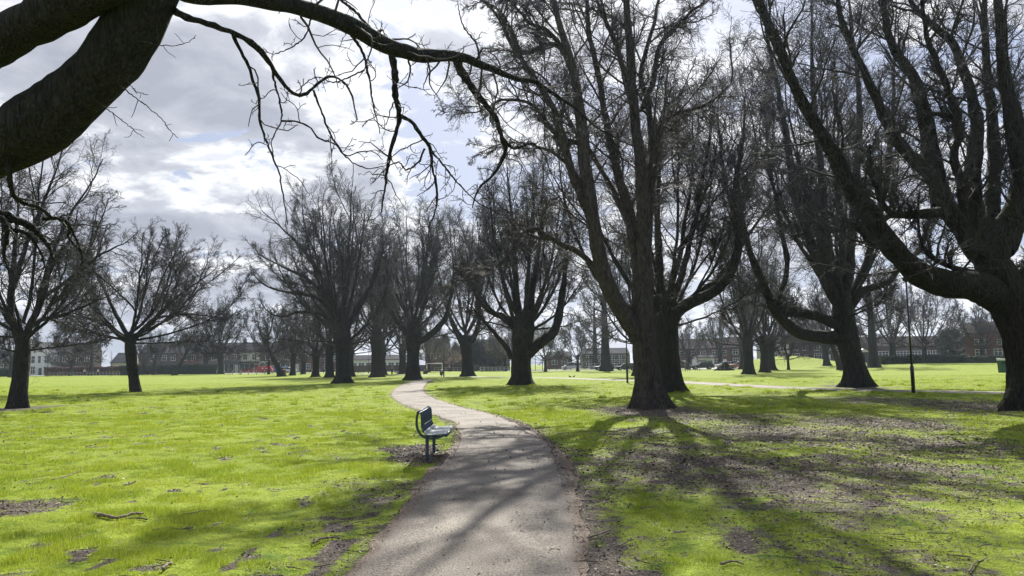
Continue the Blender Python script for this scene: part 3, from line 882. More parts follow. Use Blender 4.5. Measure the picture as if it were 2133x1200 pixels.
def tree_two_arms():
    rng = np.random.default_rng(31); b = G(1787, 805); D = b[1]
    L = lambda pts, r0, r1, d1=0, d0=0: px_limb(pts, D + d0, D + d1, r0, r1, b, rng=rng, jit=.022)
    tpth = pxtrunk([(1790, 805), (1782, 770), (1768, 720), (1760, 680), (1755, 640), (1755, 610)], D, b)
    limbs = [
        L([(1765, 715), (1735, 703), (1700, 702), (1665, 694), (1635, 670), (1612, 640), (1592, 590), (1570, 540), (1552, 470), (1542, 400), (1532, 320)], .40, .05, d1=-2),
        L([(1760, 690), (1730, 672), (1700, 658), (1665, 650), (1632, 652), (1612, 640)], .30, .26, d1=-.8),
        L([(1755, 650), (1720, 590), (1700, 540), (1680, 480), (1650, 380), (1630, 250), (1600, 100), (1585, 0), (1575, -60)], .35, .04, d1=-1),
        L([(1755, 640), (1735, 560), (1720, 500), (1708, 350), (1692, 200), (1690, 60), (1690, -40)], .33, .04, d1=1),
        L([(1758, 640), (1772, 520), (1782, 380), (1790, 200), (1775, 60), (1760, -60)], .33, .04),
        L([(1765, 650), (1800, 605), (1850, 588), (1880, 552), (1915, 520), (1940, 440), (1950, 340)], .26, .03, d1=1.5),
        L([(1765, 640), (1810, 540), (1840, 420), (1860, 280), (1865, 120), (1870, 0)], .27, .03, d1=3),
        L([(1570, 545), (1540, 470), (1510, 380), (1500, 280), (1495, 180)], .16, .03, d0=-2, d1=-1),
        L([(1612, 640), (1640, 560), (1620, 440), (1600, 320), (1590, 200)], .18, .03, d0=-.8, d1=.5),
    ]
    limbs += fan(rng, 8, tp(tpth), 3.8, 5.4, 5.4, 8.5, 23, .17, .025, outb=.42, cx=-1.2)
    lv = list(UPRIGHT)
    ex = join_extra(shoots(tpth[2:], np.full(len(tpth) - 2, .6), 70, .9), shoots(limbs[0][0], limbs[0][1], 90, 1.1), shoots(limbs[2][0][:10], limbs[2][1][:10], 50, 1.0))
    return make_tree('broad bare tree with two thick left arms joining, beyond the crossing path', b, tpth,
                     [.68, .64, .62, .68, .62, .42], limbs, thick(FINE, 1.15, nmul=1.12), 'bark', 'twig', seed=32, flare=.75, extra=ex)


def tree_right_edge():
    rng = np.random.default_rng(41); b = G(2152, 856); D = b[1]
    L = lambda pts, r0, r1, d1=0, d0=0: px_limb(pts, D + d0, D + d1, r0, r1, b, rng=rng, jit=.018)
    tpth = pxtrunk([(2156, 856), (2148, 800), (2142, 750), (2134, 700), (2112, 640), (2085, 585), (2066, 545)], D, b)
    limbs = [
        L([(2100, 640), (2060, 605), (2010, 595), (1965, 590), (1920, 575), (1885, 545), (1850, 510), (1825, 475), (1800, 430), (1771, 390), (1727, 303), (1693, 243), (1654, 173), (1615, 78), (1584, 0), (1560, -80)], [.48, .43, .39, .33, .27, .22, .185, .16, .135, .11, .08], 0, d1=-3),
        L([(2066, 560), (2040, 530), (2000, 477), (1961, 412), (1927, 360), (1883, 321), (1850, 270), (1823, 208), (1797, 150), (1771, 100), (1749, 40), (1735, -40)], [.34, .29, .24, .20, .165, .13, .105, .08, .05], 0, d1=-1),
        L([(1965, 420), (1953, 390), (1935, 303), (1918, 217), (1896, 147), (1857, 87), (1840, 0), (1830, -80)], .30, .04, d1=1),
        L([(2050, 540), (2013, 477), (2005, 390), (1987, 325), (2005, 269), (1983, 243), (1927, 238)], .20, .06, d1=-1),
        L([(2000, 290), (1990, 220), (1960, 140), (1930, 60), (1920, -40)], .13, .04, d0=-1, d1=-1.5),
        L([(2056, 540), (2035, 477), (2026, 368), (2035, 260), (2018, 173), (1983, 87), (1905, 9), (1880, -60)], .30, .05, d1=1.6),
        L([(2062, 540), (2065, 468), (2070, 390), (2074, 303), (2057, 152), (2048, 0), (2045, -80)], .28, .05, d1=3),
        L([(2066, 560), (2078, 498), (2117, 433), (2128, 347), (2112, 260), (2091, 130), (2078, 0), (2070, -80)], .42, .07, d1=-1),
        L([(2085, 520), (2130, 450), (2190, 380), (2230, 250), (2240, 80)], .36, .06, d1=1),
        L([(1960, 441), (1915, 446), (1883, 446), (1850, 438), (1832, 405), (1818, 360), (1812, 300)], .17, .03, d0=-.6, d1=-2.5),
        L([(2045, 575), (2000, 560), (1960, 545), (1930, 520), (1915, 470), (1918, 400)], .12, .02, d1=-1.5),
        L([(1850, 510), (1815, 500), (1780, 470), (1745, 460), (1690, 475), (1640, 490)], .12, .015, d0=-1.6, d1=-4),
        L([(2100, 610), (2140, 570), (2200, 560), (2260, 520)], .25, .05, d1=-1),
        L([(2121, 600), (2150, 590), (2180, 520), (2230, 480)], .2, .04, d1=2),
    ]
    lv = [(20, .14, .25, (30, 65), .07, .13, 9, .5, .042, .010, 5),
          (10, .12, .44, (30, 60), .04, .16, 7, .6, .020, .0055, 4),
          (8, .12, .54, (30, 65), .05, .2, 5, .7, .009, .004, 3),
          (3, .15, .50, (30, 65), .08, .2, 3, .8, .006, .0035, 3)]
    ex = join_extra(shoots(limbs[0][0], limbs[0][1], 160, .9), shoots(limbs[1][0], limbs[1][1], 90, .8), shoots(tpth, np.full(len(tpth), .6), 40, .6))
    t = make_tree('huge dark mossy tree at the right edge, arm reaching over the lamp post', b, tpth,
                  [.66, .60, .58, .60, .64, .62, .50], limbs, lv, 'bark_mossy', 'twig', seed=42, flare=.6, extra=ex)
    # sunlit ivy clump on the trunk
    n = 2600; c = P3(2128, 600, D - .1) - b
    q = rng.normal(size=(n, 3)); q = nrm(q) * (rng.random((n, 1)) ** .4); q *= np.array([.42, .5, .75]); q += c
    u = nrm(rng.normal(size=(n, 3))) * .035; v = nrm(np.cross(u, rng.normal(size=(n, 3)))) * .03
    V = np.stack([q - u, q - v, q + u, q + v], 1)
    link('ivy', make_mesh('ivy', V, [np.arange(4 * n).reshape(n, 4)], MAT['ivy'], False), t)
    return t


def avenue_tree(label, px, py, trunk_px, trunk_r, fan_spec, arms=(), seed=1, levels=None, bk='bark', tw='twig', depth=None, flare=.6, shoot=60, xs=None, parts=True, flute=.2):
    rng = np.random.default_rng(seed)
    if depth is None: b = G(px, py); D = b[1]
    else:
        D = depth; x = X_at(px, D); b = np.array([x, D, float(hgt(x, D))])
    tpth = pxtrunk(trunk_px, D, b)
    limbs = [px_limb(p, D, D + dd, r0, r1, b, rng=rng, jit=.022) for p, r0, r1, dd in arms]
    limbs += fan(rng, *fan_spec[:1], tp(tpth), *fan_spec[1:]) if fan_spec else []
    ex = shoots(tpth[1:], np.full(len(tpth) - 1, trunk_r[1]), shoot, .9) if shoot else None
    return make_tree(label, b, tpth, trunk_r, limbs, levels, bk, tw, seed=seed + 1, flare=flare, extra=ex, limb_parts=parts, flute=flute)


tree_forked()
tree_behind_fork()
tree_two_arms()
tree_right_edge()

T6L = thick(FINE, 1.0)
avenue_tree('stout bare tree with a wide right arm, in the middle of the lawn', 1086, 801,
            [(1086, 801), (1086, 760), (1087, 720), (1090, 690), (1092, 650)], [.80, .74, .78, .88, .66],
            (14, 3.0, 5.8, 5.2, 7, 17.6, .20, .022, .5, .2, 0),
            [([(1100, 735), (1118, 720), (1145, 700), (1160, 672), (1170, 620), (1178, 560), (1185, 470)], .48, .04, 1),
             ([(1066, 745), (1055, 725), (1035, 700), (1012, 672), (995, 650), (970, 620)], .24, .03, -1),
             ([(1078, 690), (1060, 665), (1035, 655), (1010, 640), (985, 600), (970, 520)], .34, .03, 1.5),
             ([(1085, 690), (1075, 600), (1070, 500), (1060, 400), (1055, 340)], .34, .03, 0),
             ([(1098, 680), (1110, 600), (1125, 500), (1130, 400), (1135, 330)], .32, .03, 1)],
            seed=61, levels=T6L, flare=.5)
T3L = thick(FINE, 1.05)
avenue_tree('big fan-crowned bare tree left of the far path bend', 715, 799,
            [(715, 799), (715, 770), (715, 740), (713, 710), (712, 670), (712, 640)], [.70, .62, .68, .80, .72, .5],
            (15, 3.2, 7.0, 6.2, 7.0, 19.0, .20, .022, .5, -.9, 0),
            [([(708, 690), (690, 650), (660, 620), (620, 612), (580, 605), (545, 590), (520, 560)], .24, .03, 0),
             ([(708, 680), (680, 620), (640, 580), (600, 560), (560, 540), (530, 525)], .26, .03, 1),
             ([(708, 700), (680, 660), (630, 650), (590, 660), (560, 650), (540, 620)], .2, .03, -2),
             ([(708, 660), (670, 580), (630, 520), (580, 470), (545, 440)], .26, .03, -1),
             ([(720, 690), (745, 640), (770, 600), (790, 560), (800, 500)], .26, .03, 1)],
            seed=71, levels=T3L, flare=.6)
avenue_tree('straight-trunked bare tree where the two paths meet', 860, 791,
            [(860, 791), (860, 760), (861, 730), (862, 700), (862, 670)], [.80, .70, .70, .92, .7],
            (12, 4.0, 7.5, 6.2, 8, 20.0, .19, .025, .5, .5, 0),
            [([(870, 712), (890, 702), (912, 682), (928, 660), (938, 620), (945, 560)], .45, .04, 1),
             ([(855, 700), (835, 680), (815, 650), (795, 620), (785, 560)], .4, .04, -1)],
            seed=81, levels=thick(FINE, 1.1), flare=.5)
avenue_tree('dark bare tree between the fan-crowned tree and the path junction tree', 785, 786,
            [(785, 786), (785, 760), (785, 730), (784, 700), (784, 680)], [.85, .75, .75, .9, .6],
            (11, 4.2, 8, 6.5, 8, 22.0, .20, .025, .5, 0, 0), [], seed=91, levels=thick(FINE, 1.2), flare=.5, shoot=0)
avenue_tree('vase-shaped bare tree with bare straight trunk beside the litter bin', 975, 784,
            [(975, 784), (974, 760), (972, 735), (970, 715), (970, 700)], [.95, .72, .70, .82, .7],
            (10, 4.6, 7.0, 7.5, 11, 24.5, .20, .03, .6, 0, 0),
            [([(968, 722), (955, 700), (942, 670), (930, 640), (925, 600)], .5, .05, 1),
             ([(974, 722), (990, 700), (998, 670), (1000, 630), (1008, 580)], .45, .05, 0)], seed=101, levels=thick(FINE, 1.2), flare=.4, shoot=0)
# left pair
L1 = [(14, .15, .30, (25, 55), .03, .12, 9, .5, .026, .008, 5), (10, .12, .46, (25, 60), .03, .13, 7, .6, .015, .005, 4),
      (7, .12, .50, (25, 60), .03, .16, 5, .7, .008, .0035, 3), (3, .15, .50, (25, 60), .0, .2, 3, .8, .005, .003, 3)]
avenue_tree('small crooked-trunked bare tree at the left edge of the lawn', 35, 850,
            [(35, 850), (40, 810), (45, 765), (47, 720), (47, 695)], [.33, .30, .29, .30, .24],
            (6, 2.3, 4, 4.3, 4.8, 12.0, .10, .02, .5, -.3, 0),
            [([(46, 725), (35, 690), (22, 650), (28, 600), (30, 540), (35, 470), (40, 400)], .21, .03, .5),
             ([(48, 725), (62, 685), (75, 660), (92, 620), (105, 570), (125, 530), (150, 500), (165, 440)], .17, .02, 1),
             ([(66, 680), (90, 665), (130, 655), (165, 640), (210, 620), (250, 600)], .10, .015, -1),
             ([(90, 620), (120, 600), (170, 560), (210, 530), (260, 505), (275, 490)], .10, .015, 1.5),
             ([(30, 680), (10, 660), (-10, 630), (-40, 600)], .12, .02, 0),
             ([(28, 600), (55, 500), (90, 420), (120, 330), (135, 290)], .12, .02, 1),
             ([(60, 690), (100, 560), (140, 460), (190, 380), (215, 330)], .11, .02, -1)],
            seed=111, levels=L1, bk='bark', flare=.35, shoot=20, tw='twig')
avenue_tree('small round-crowned bare tree alone on the left lawn', 283, 817,
            [(283, 817), (279, 790), (274, 755), (271, 720), (270, 700)], [.34, .32, .34, .37, .3],
            (10, 3.2, 4.2, 6.6, 5.0, 11.4, .12, .02, .66, .9, 0),
            [([(275, 715), (295, 690), (325, 665), (345, 645), (370, 620), (400, 600), (430, 580), (455, 560)], .19, .015, 0),
             ([(268, 715), (250, 700), (225, 678), (190, 665), (160, 655), (130, 640)], .18, .02, 0),
             ([(266, 700), (240, 650), (215, 600), (190, 560), (170, 540)], .17, .02, 1),
             ([(330, 662), (370, 655), (420, 655), (470, 665)], .08, .015, 0)],
            seed=121, levels=thick(L1, 1.05, nmul=1.1), bk='bark', flare=.2, shoot=20)


# ---- overhanging tree, trunk off to the left of the camera
def tree_overhang():
    rng = np.random.default_rng(51); b = np.array([-6.6, 5.2, 0.0])
    L = lambda pts, r0, r1, d0, d1, K=30: px_limb(pts, d0, d1, r0, r1, b, K=K, rng=rng, jit=.004)
    tpth = np.array([[0, 0, -.1], [.03, 0, .6], [.1, -.02, 1.2], [.25, -.05, 1.9], [.4, -.08, 2.6]])
    pl = P3(-420, 470, 5.2) - b
    l1 = L([(-520, 560), (-300, 440), (-100, 345), (0, 305), (80, 262), (160, 200), (215, 145), (262, 85), (300, 10), (340, -80), (400, -200), (440, -420)], .215, .185, 5.2, 4.6)
    l2 = L([(-420, 330), (-200, 190), (0, 88), (60, 58), (125, 22), (200, -20), (330, -110), (420, -300)], .165, .135, 5.0, 4.4)
    l3 = L([(330, -70), (385, -22), (450, -12), (520, -8), (590, 8), (650, 25), (720, 50), (800, 95), (850, 112), (885, 120), (945, 117), (1000, 135), (1045, 152), (1080, 165), (1120, 172), (1160, 200), (1200, 225), (1240, 262), (1290, 290)], [.085, .085, .08, .075, .072, .07, .068, .066, .055, .04, .032, .026, .02, .015, .01, .007], 0, 4.7, 8.8, K=44)
    l4 = L([(360, 20), (385, 35), (420, 46), (485, 68), (530, 95), (560, 125), (572, 150), (600, 182), (623, 200), (650, 185), (675, 165), (700, 160), (730, 190), (745, 250)], .026, .006, 4.7, 6.5, K=34)
    subs = [
        L([(485, 68), (500, 105), (517, 135), (532, 185), (542, 212), (540, 245), (552, 290), (570, 335), (580, 365), (590, 420), (600, 470)], .015, .004, 5.4, 6.0),
        L([(568, 150), (575, 185), (585, 220), (585, 250), (565, 290), (570, 320)], .010, .004, 5.8, 6.1),
        L([(585, 252), (620, 255), (650, 268), (665, 290), (700, 300), (725, 328), (750, 320), (780, 318), (800, 335)], .009, .004, 6.1, 6.6),
        L([(653, 188), (668, 225), (685, 270), (710, 310), (735, 335), (770, 345), (800, 340)], .010, .004, 6.2, 6.5),
        L([(815, 112), (822, 150), (824, 200), (832, 240), (825, 280), (812, 330), (805, 380), (798, 420), (795, 445)], .038, .006, 7.0, 7.3),
        L([(832, 240), (860, 258), (880, 290), (895, 310), (898, 350), (907, 390), (905, 430), (890, 470)], .024, .006, 7.1, 7.6),
        L([(945, 118), (960, 145), (985, 185), (1010, 215), (1035, 245), (1048, 290), (1055, 310), (1035, 355), (1000, 390), (985, 430)], .046, .006, 7.6, 8.2),
        L([(885, 310), (870, 340), (845, 355), (838, 340), (815, 345), (780, 380)], .012, .004, 7.5, 7.4),
        L([(720, 55), (740, 85), (755, 110), (768, 160), (775, 210), (785, 250), (790, 280)], .016, .004, 6.3, 6.6),
        L([(650, 28), (640, 70), (610, 95), (570, 110), (550, 95)], .008, .003, 5.9, 5.9),
        L([(800, 95), (770, 60), (745, 30), (710, 0), (690, -30)], .018, .01, 6.9, 6.4),
        L([(895, 310), (940, 370), (990, 420), (1040, 450)], .012, .004, 7.6, 8.0),
        L([(1048, 290), (1070, 310), (1110, 300), (1140, 330)], .02, .005, 8.0, 8.3),
        L([(1000, 135), (990, 90), (960, 50), (950, 0)], .014, .004, 8.0, 8.2),
        L([(760, 145), (700, 170), (660, 160), (610, 195)], .008, .003, 6.5, 6.3),
    ]
    low = [
        L([(-60, 470), (0, 445), (30, 455), (65, 470), (100, 500), (120, 540)], .05, .008, 5.2, 5.6),
        L([(5, 315), (20, 360), (30, 405), (55, 425), (90, 435), (110, 455), (140, 462), (160, 500), (175, 530)], .022, .006, 4.9, 5.4),
        L([(-40, 440), (0, 455), (15, 480), (10, 520), (15, 560)], .03, .006, 5.2, 5.3),
        L([(90, 455), (130, 460), (145, 480), (140, 500), (165, 530), (165, 560)], .015, .005, 5.3, 5.5),
        L([(20, 478), (60, 490), (90, 530), (100, 560)], .015, .005, 5.3, 5.6),
    ]
    twl = [L([(250, 180), (300, 215), (330, 240), (355, 270), (372, 288)], .004, .002, 4.5, 4.5, 10), L([(280, 85), (325, 92), (350, 95), (380, 92), (405, 75)], .004, .002, 4.6, 4.6, 10),
           L([(220, 130), (265, 170), (280, 190), (310, 200)], .004, .002, 4.7, 4.7, 10), L([(170, 190), (222, 225), (250, 245), (280, 270), (305, 288)], .004, .002, 4.6, 4.6, 10)]
    t = empty('overhanging_tree', b, 0, 'close overhanging tree whose thick dark limbs cross the top left corner', 'tree')
    link('trunk', trunk_mesh('trunk', tpth, [.62, .55, .52, .5, .4], MAT['bark_near'], rng), t)
    big = [l1, l2, l3]
    up1 = bez_limb(rng, np.array([.4, 0, 2.4]), np.array([1.0, 2.0, 13.0]), .3, .05); up2 = bez_limb(rng, np.array([.3, 0, 2.3]), np.array([-4.0, -3, 11.0]), .3, .05)
    conn = bez_limb(rng, np.array([.3, 0, 2.0]), l1[0][0] , .36, .33); conn2 = bez_limb(rng, np.array([.4, 0, 2.3]), l2[0][0], .27, .24)
    for P, R in big + [up1, up2, conn, conn2]:
        S = 28 if R[0] > .15 else 14; K = 90
        Pf = resamp(P, K); Rf = np.interp(np.linspace(0, 1, K), np.linspace(0, 1, len(R)), R)
        V, F = tube_arr(Pf[None], Rf[None], S)
        ph = np.linspace(0, 1, K).repeat(S); ang = np.tile(np.arange(S), K) / S * 6.283; Ln = np.linalg.norm(P[-1] - P[0])
        nz = fbm(ph * Ln * 3.0, np.cos(ang) * 1.4 + np.sin(ang) * .7 + 5, 17, 4) - .5
        nz2 = fbm(ph * Ln * 9.0, np.cos(ang) * 4 + np.sin(ang) * 3 + 15, 29, 3) - .5
        ctr_ = Pf.repeat(S, 0); V = ctr_ + (V - ctr_) * (1 + .20 * nz + .10 * nz2)[:, None]
        link('limb', acc_mesh('limb', [(V, F)], MAT['bark_near']), t)
    acc = []
    for P, R in [l4] + subs + low + twl:
        Pf = resamp(P, 44); Pf[1:-1] += rng.normal(size=(42, 3)) * .0022
        Rf = np.interp(np.linspace(0, 1, 44), np.linspace(0, 1, len(R)), R) * (1 + .10 * rng.normal(size=44))
        Rf = np.maximum(Rf, .002); link('branch', acc_mesh('branch', [tube_arr(Pf[None], Rf[None], 8)], MAT['bark_near']), t)
    ca = []
    def lv(src, specs):
        P = np.stack([resamp(s[0], 30) for s in src]); R = np.stack([np.interp(np.linspace(0, 1, 30), np.linspace(0, 1, len(s[1])), s[1]) for s in src])
        for sp in specs:
            P, R = grow(rng, P, R, *sp[:10]); add_tubes(ca, P, R, sp[10])
    fine = [(6, .15, .34, (40, 95), -.03, .30, 9, .55, .007, .0028, 5), (3, .15, .45, (35, 75), .04, .26, 6, .7, .004, .0022, 4), (3, .3, .35, (30, 70), .10, .25, 4, .8, .003, .0018, 3)]
    lv(subs[4:8] + subs[11:13], [(11,) + fine[0][1:]] + fine[1:])
    lv(subs[:4] + [subs[8], subs[9], subs[13], subs[14]], [(5,) + fine[0][1:]] + [(2,) + f[1:] for f in fine[1:]])
    lv([l4], [(7, .5, .10, (40, 95), -.02, .30, 9, .55, .006, .0028, 5)] + [(3,) + f[1:] for f in fine[1:]])
    lv([l3], [(40, .22, .13, (50, 95), -.09, .26, 10, .3, .012, .003, 5)] + fine[1:])
    lv(low, [(7, .1, .4, (35, 80), .02, .22, 8, .55, .008, .003, 5)] + fine[1:])
    lv(twl, [(4, .2, .3, (40, 80), .05, .2, 5, .8, .003, .0018, 3)])
    lv([up1, up2], [(14, .3, .3, (30, 60), .04, .12, 8, .5, .05, .01, 5), (8, .12, .42, (30, 60), .03, .16, 6, .6, .02, .006, 4), (6, .12, .5, (30, 60), .0, .2, 4, .7, .009, .004, 3)])
    link('crown', acc_mesh('crown', ca, MAT['twig']), t)
tree_overhang()


# ---- farther trees: a few kinds built once, then copied
def proto(kind, seed):
    rng = np.random.default_rng(seed)
    if kind == 'tall':      # 20 m, heavy trunk, upright
        tpth = np.array([[0, 0, -.1], [.05, 0, 1.2], [.1, .05, 2.6], [.05, 0, 4.2], [0, 0, 5.6]])
        limbs = fan(rng, 10, tp(tpth), 3.2, 5.4, 5.6, 8, 19.5, .22, .035, .5); rad = [.72, .6, .6, .68, .45]; lv = thick(FINE, 1.5, nmul=.8); bk = 'bark'; tw = 'twig'
    elif kind == 'lean':    # leaning, sparse
        tpth = np.array([[0, 0, -.1], [-.5, 0, 1.2], [-1.3, 0, 2.8], [-2.2, 0, 4.6], [-3.0, 0, 6.4]])
        limbs = fan(rng, 7, tp(tpth), 3.0, 6.2, 4.4, 6, 12, .17, .03, .5, -2.6); rad = [.55, .48, .42, .36, .25]; lv = thick(FINE, 1.5, nmul=.8); bk = 'bark'; tw = 'twig'
    elif kind == 'round':   # 9 m small rounded crown
        tpth = np.array([[0, 0, -.1], [0, 0, .8], [.03, 0, 1.6], [.02, 0, 2.3], [0, 0, 2.9]])
        limbs = fan(rng, 10, tp(tpth), 1.7, 2.7, 4.2, 3.6, 8.8, .10, .02, .6); rad = [.27, .22, .22, .22, .16]; lv = thick(FINE, 1.6, nmul=.8); bk = 'bark'; tw = 'twig_red'
    elif kind == 'pole':    # tall straight with side branches
        tpth = np.array([[0, 0, -.1], [.05, 0, 3], [0, 0, 6], [.1, 0, 9], [.05, 0, 12], [.1, 0, 15.5]])
        limbs = []
        for i in range(26):
            z = 3.6 + 11.5 * i / 26; az = i * 2.4; r = 4.6 * (1 - .45 * i / 26)
            limbs.append(bez_limb(rng, tp(tpth)(z), np.array([r * math.cos(az), r * math.sin(az), z + rng.uniform(2, 4.4)]), .11, .02, .6))
        rad = [.75, .6, .48, .36, .26, .1]; lv = thick(FINE, 1.4, nmul=.8); bk = 'bark'; tw = 'twig'
    acc = []; add_tubes(acc, np.stack([l[0] for l in limbs]), np.stack([l[1] for l in limbs]), 7)
    ca = crown_acc(rng, limbs, lv)
    return (trunk_mesh('trunk', tpth, rad, MAT[bk], rng, .5, .2, S=24), acc_mesh('branches', acc, MAT[bk]), acc_mesh('crown', ca, MAT[tw]))


KINDS_T = {}
for kd, sds in (('tall', (201, 202, 203)), ('lean', (211,)), ('round', (221, 222, 223)), ('pole', (231, 232))):
    KINDS_T[kd] = [proto(kd, s) for s in sds]


def leafy(mesh_seed, R, z0, z1, n, colname, size):
    rng = np.random.default_rng(mesh_seed)
    q = nrm(rng.normal(size=(n, 3))) * rng.random((n, 1)) ** .45; q[:, 2] = q[:, 2] * (z1 - z0) / 2 + (z0 + z1) / 2; q[:, :2] *= R
    cl = fbm(q[:, 0] * 1.1 + 30, q[:, 1] * 1.1 + q[:, 2] * .9, mesh_seed, 3); q = q[cl > .46]; n = len(q)
    u = nrm(rng.normal(size=(n, 3))) * size; v = nrm(np.cross(u, rng.normal(size=(n, 3)))) * size * .7
    return make_mesh('leaves', np.stack([q - u, q - v, q + u, q + v], 1), [np.arange(4 * n).reshape(n, 4)], MAT[colname], False)


def leaf_mat(name, col, tr=.4):
    m, nt, b = mat_new(name); L = nt.links.new
    geo = NN(nt, 'ShaderNodeNewGeometry'); ri = NN(nt, 'ShaderNodeMapRange'); L(geo.outputs['Random Per Island'], ri.inputs['Value'])
    ri.inputs['To Min'].default_value = .6; ri.inputs['To Max'].default_value = 1.3
    mu = NN(nt, 'ShaderNodeVectorMath', operation='SCALE'); mu.inputs[0].default_value = col; L(ri.outputs[0], mu.inputs['Scale'])
    L(mu.outputs[0], b.inputs['Base Color']); b.inputs['Roughness'].default_value = .6
    t_ = NN(nt, 'ShaderNodeBsdfTranslucent'); L(mu.outputs[0], t_.inputs['Color']); mx = NN(nt, 'ShaderNodeMixShader'); mx.inputs[0].default_value = tr
    L(b.outputs[0], mx.inputs[1]); L(t_.outputs[0], mx.inputs[2]); L(mx.outputs[0], nt.nodes['Material Output'].inputs['Surface'])
    return m
MAT['leaf_green'] = leaf_mat('spring_leaf', (.07, .11, .03)); MAT['leaf_dark'] = leaf_mat('evergreen_leaf', (.02, .035, .022), .15)
MAT['blossom'] = leaf_mat('blossom', (.34, .27, .19), .4); MAT['hedge'] = leaf_mat('hedge_leaf', (.028, .05, .022), .2)
MAT['hedge_red'] = leaf_mat('beech_hedge_leaf', (.15, .07, .06), .3); MAT['leaf_olive'] = leaf_mat('olive_leaf', (.10, .10, .04), .3)
LEAF = {'green': leafy(301, 4.4, 2.6, 9.2, 9000, 'leaf_green', .07), 'dark': leafy(302, 3.4, .8, 7.8, 16000, 'leaf_dark', .16), 'blossom': leafy(303, 3.6, 2.0, 6.5, 9000, 'blossom', .06),
        'olive': leafy(304, 4.0, 2.0, 7, 8000, 'leaf_olive', .07)}


def place_tree(kind, i, px, depth, scale, label, group, rz=0.0, leaf=None, mirror=1, sz=None):
    tr, br, cr = KINDS_T[kind][i % len(KINDS_T[kind])]
    x = X_at(px, depth); t = empty('bare_tree' if leaf is None else 'tree', (x, depth, float(hgt(x, depth))), rz, label, 'tree', group)
    t.scale = (scale * mirror, scale, sz or scale)
    link('trunk', tr, t); link('branches', br, t); link('crown', cr, t)
    if leaf: link('leaves', LEAF[leaf], t)
    return t


GA, GB, GC = 'bare trees along the avenue', 'small trees by the street', 'bare trees on the right lawn'
for a in [
    ('tall', 0, 657, 112, .80, 'short thick bare tree between the leaning tree and big fan-crowned tree', GA, .5),
    ('tall', 1, 687, 108, .90, 'dark bare tree half hidden behind the left side of the big fan-crowned tree', GA, 2.0),
    ('tall', 2, 729, 112, .95, 'bare tree peeping out just right of the big fan-crowned trunk', GA, 4.0),
    ('tall', 0, 797, 130, 1.0, 'distant bare tree half hidden behind the tree left of the path junction', GA, 3.1),
    ('tall', 1, 610, 135, .72, 'low bare tree behind the bench of the seated person', GA, 1.2),
    ('lean', 0, 588, 125, 1.05, 'bare tree leaning to the left, beside the seated person', GA, .2),
    ('tall', 2, 838, 140, 1.0, 'arched bare tree behind the person walking the dog', GA, 5.0),
    ('tall', 1, 632, 160, .7, 'small dark bare tree right of the parked blue van', GA, 5.5),
    ('tall', 0, 322, 185, .62, 'twin-stemmed bare tree behind the small round-crowned tree', GB, 1.0),
    ('tall', 1, 300, 190, .55, 'bare tree at the left end of the dark hedge', GB, 2.0),
    ('lean', 0, 364, 170, .95, 'thin curved bare tree in front of the dark hedge', GB, 3.4),
    ('tall', 2, 428, 200, .95, 'tall bare tree before the left end of the shop row', GB, 0.4),
    ('tall', 0, 460, 180, .95, 'tall bare tree with high fan crown before the shop row', GB, 2.3),
    ('round', 0, 148, 190, 1.35, 'bare street tree in front of the dark brick terrace', GB, 1.0),
    ('pole', 0, 190, 190, .72, 'slim bare tree by the reddish hedge', GB, 1.0),
    ('tall', 1, 25, 170, .75, 'bare tree behind the crooked tree at the left edge', GB, 4.0),
    ('round', 1, 560, 170, 1.1, 'low bare tree before the parked red van', GB, 4.0),
    ('round', 0, 1203, 150, 1.12, 'small round bare tree in front of the silver van', GC, .4),
    ('pole', 0, 1262, 145, 1.35, 'tall straight bare tree left of the row of parked cars', GC, 2.2),
    ('pole', 1, 1240, 190, 1.1, 'bare tree behind the tall straight tree by the cars', GC, 1.2),
    ('round', 2, 1435, 160, 1.25, 'small bare tree between the dark cars behind the forked tree', GC, 1.0),
    ('pole', 1, 1548, 150, 1.0, 'bare tree rising in front of the orange car', GC, 4.2),
    ('tall', 0, 1592, 106, .92, 'bare tree with a straight trunk on the sunny lawn left of the two-armed tree', GC, 5.2),
    ('tall', 2, 1608, 128, .92, 'bare tree hidden close behind the straight trunk on the sunny lawn', GC, 3.0),
    ('round', 1, 1642, 130, .95, 'small bare tree standing against the grassy mound', GC, 3.0),
    ('tall', 1, 1722, 150, .95, 'bare tree on top of the grassy mound', GC, 2.0),
    ('lean', 0, 1752, 120, 1.0, 'leaning bare tree behind the two-armed tree', GC, .5),
    ('pole', 0, 1820, 124, 1.15, 'slightly leaning bare tree right of the two-armed tree', GC, 3.9),
    ('tall', 0, 1862, 150, .95, 'distant bare tree before the left end of the clipped hedge', GC, 1.5),
    ('round', 0, 1927, 135, 1.6, 'wide round bare tree in front of the clipped hedge', GC, 5.6),
    ('round', 2, 2048, 150, 1.45, 'bushy bare tree in front of the red brick house', GC, 1.6),
    ('tall', 2, 1500, 185, .8, 'bare tree behind the tree stump and white car', GC, 4.4),
    ('tall', 1, 1690, 190, .85, 'bare tree behind the grassy mound', GC, .4),
    ('round', 1, 1790, 185, 1.3, 'bushy bare tree before the far houses right of the mound', GC, 2.4),
    ('tall', 0, 1330, 90, .95, 'bare tree hidden behind the tall forked tree', GA, 2.4),
    ('tall', 1, 1560, 92, 1.0, 'bare tree behind the arm of the two-armed tree', GC, 3.3),
]:
    place_tree(*a)
place_tree('round', 1, 1136, 150, 1.12, 'small green-budding tree left of the silver van', GC, 2.0, 'green')
place_tree('round', 2, 893, 170, 1.25, 'small budding tree behind the litter bin', GC, 1.0, 'olive')
place_tree('round', 0, 1052, 175, 1.3, 'budding tree behind the stout middle tree', GC, 4.0, 'olive')
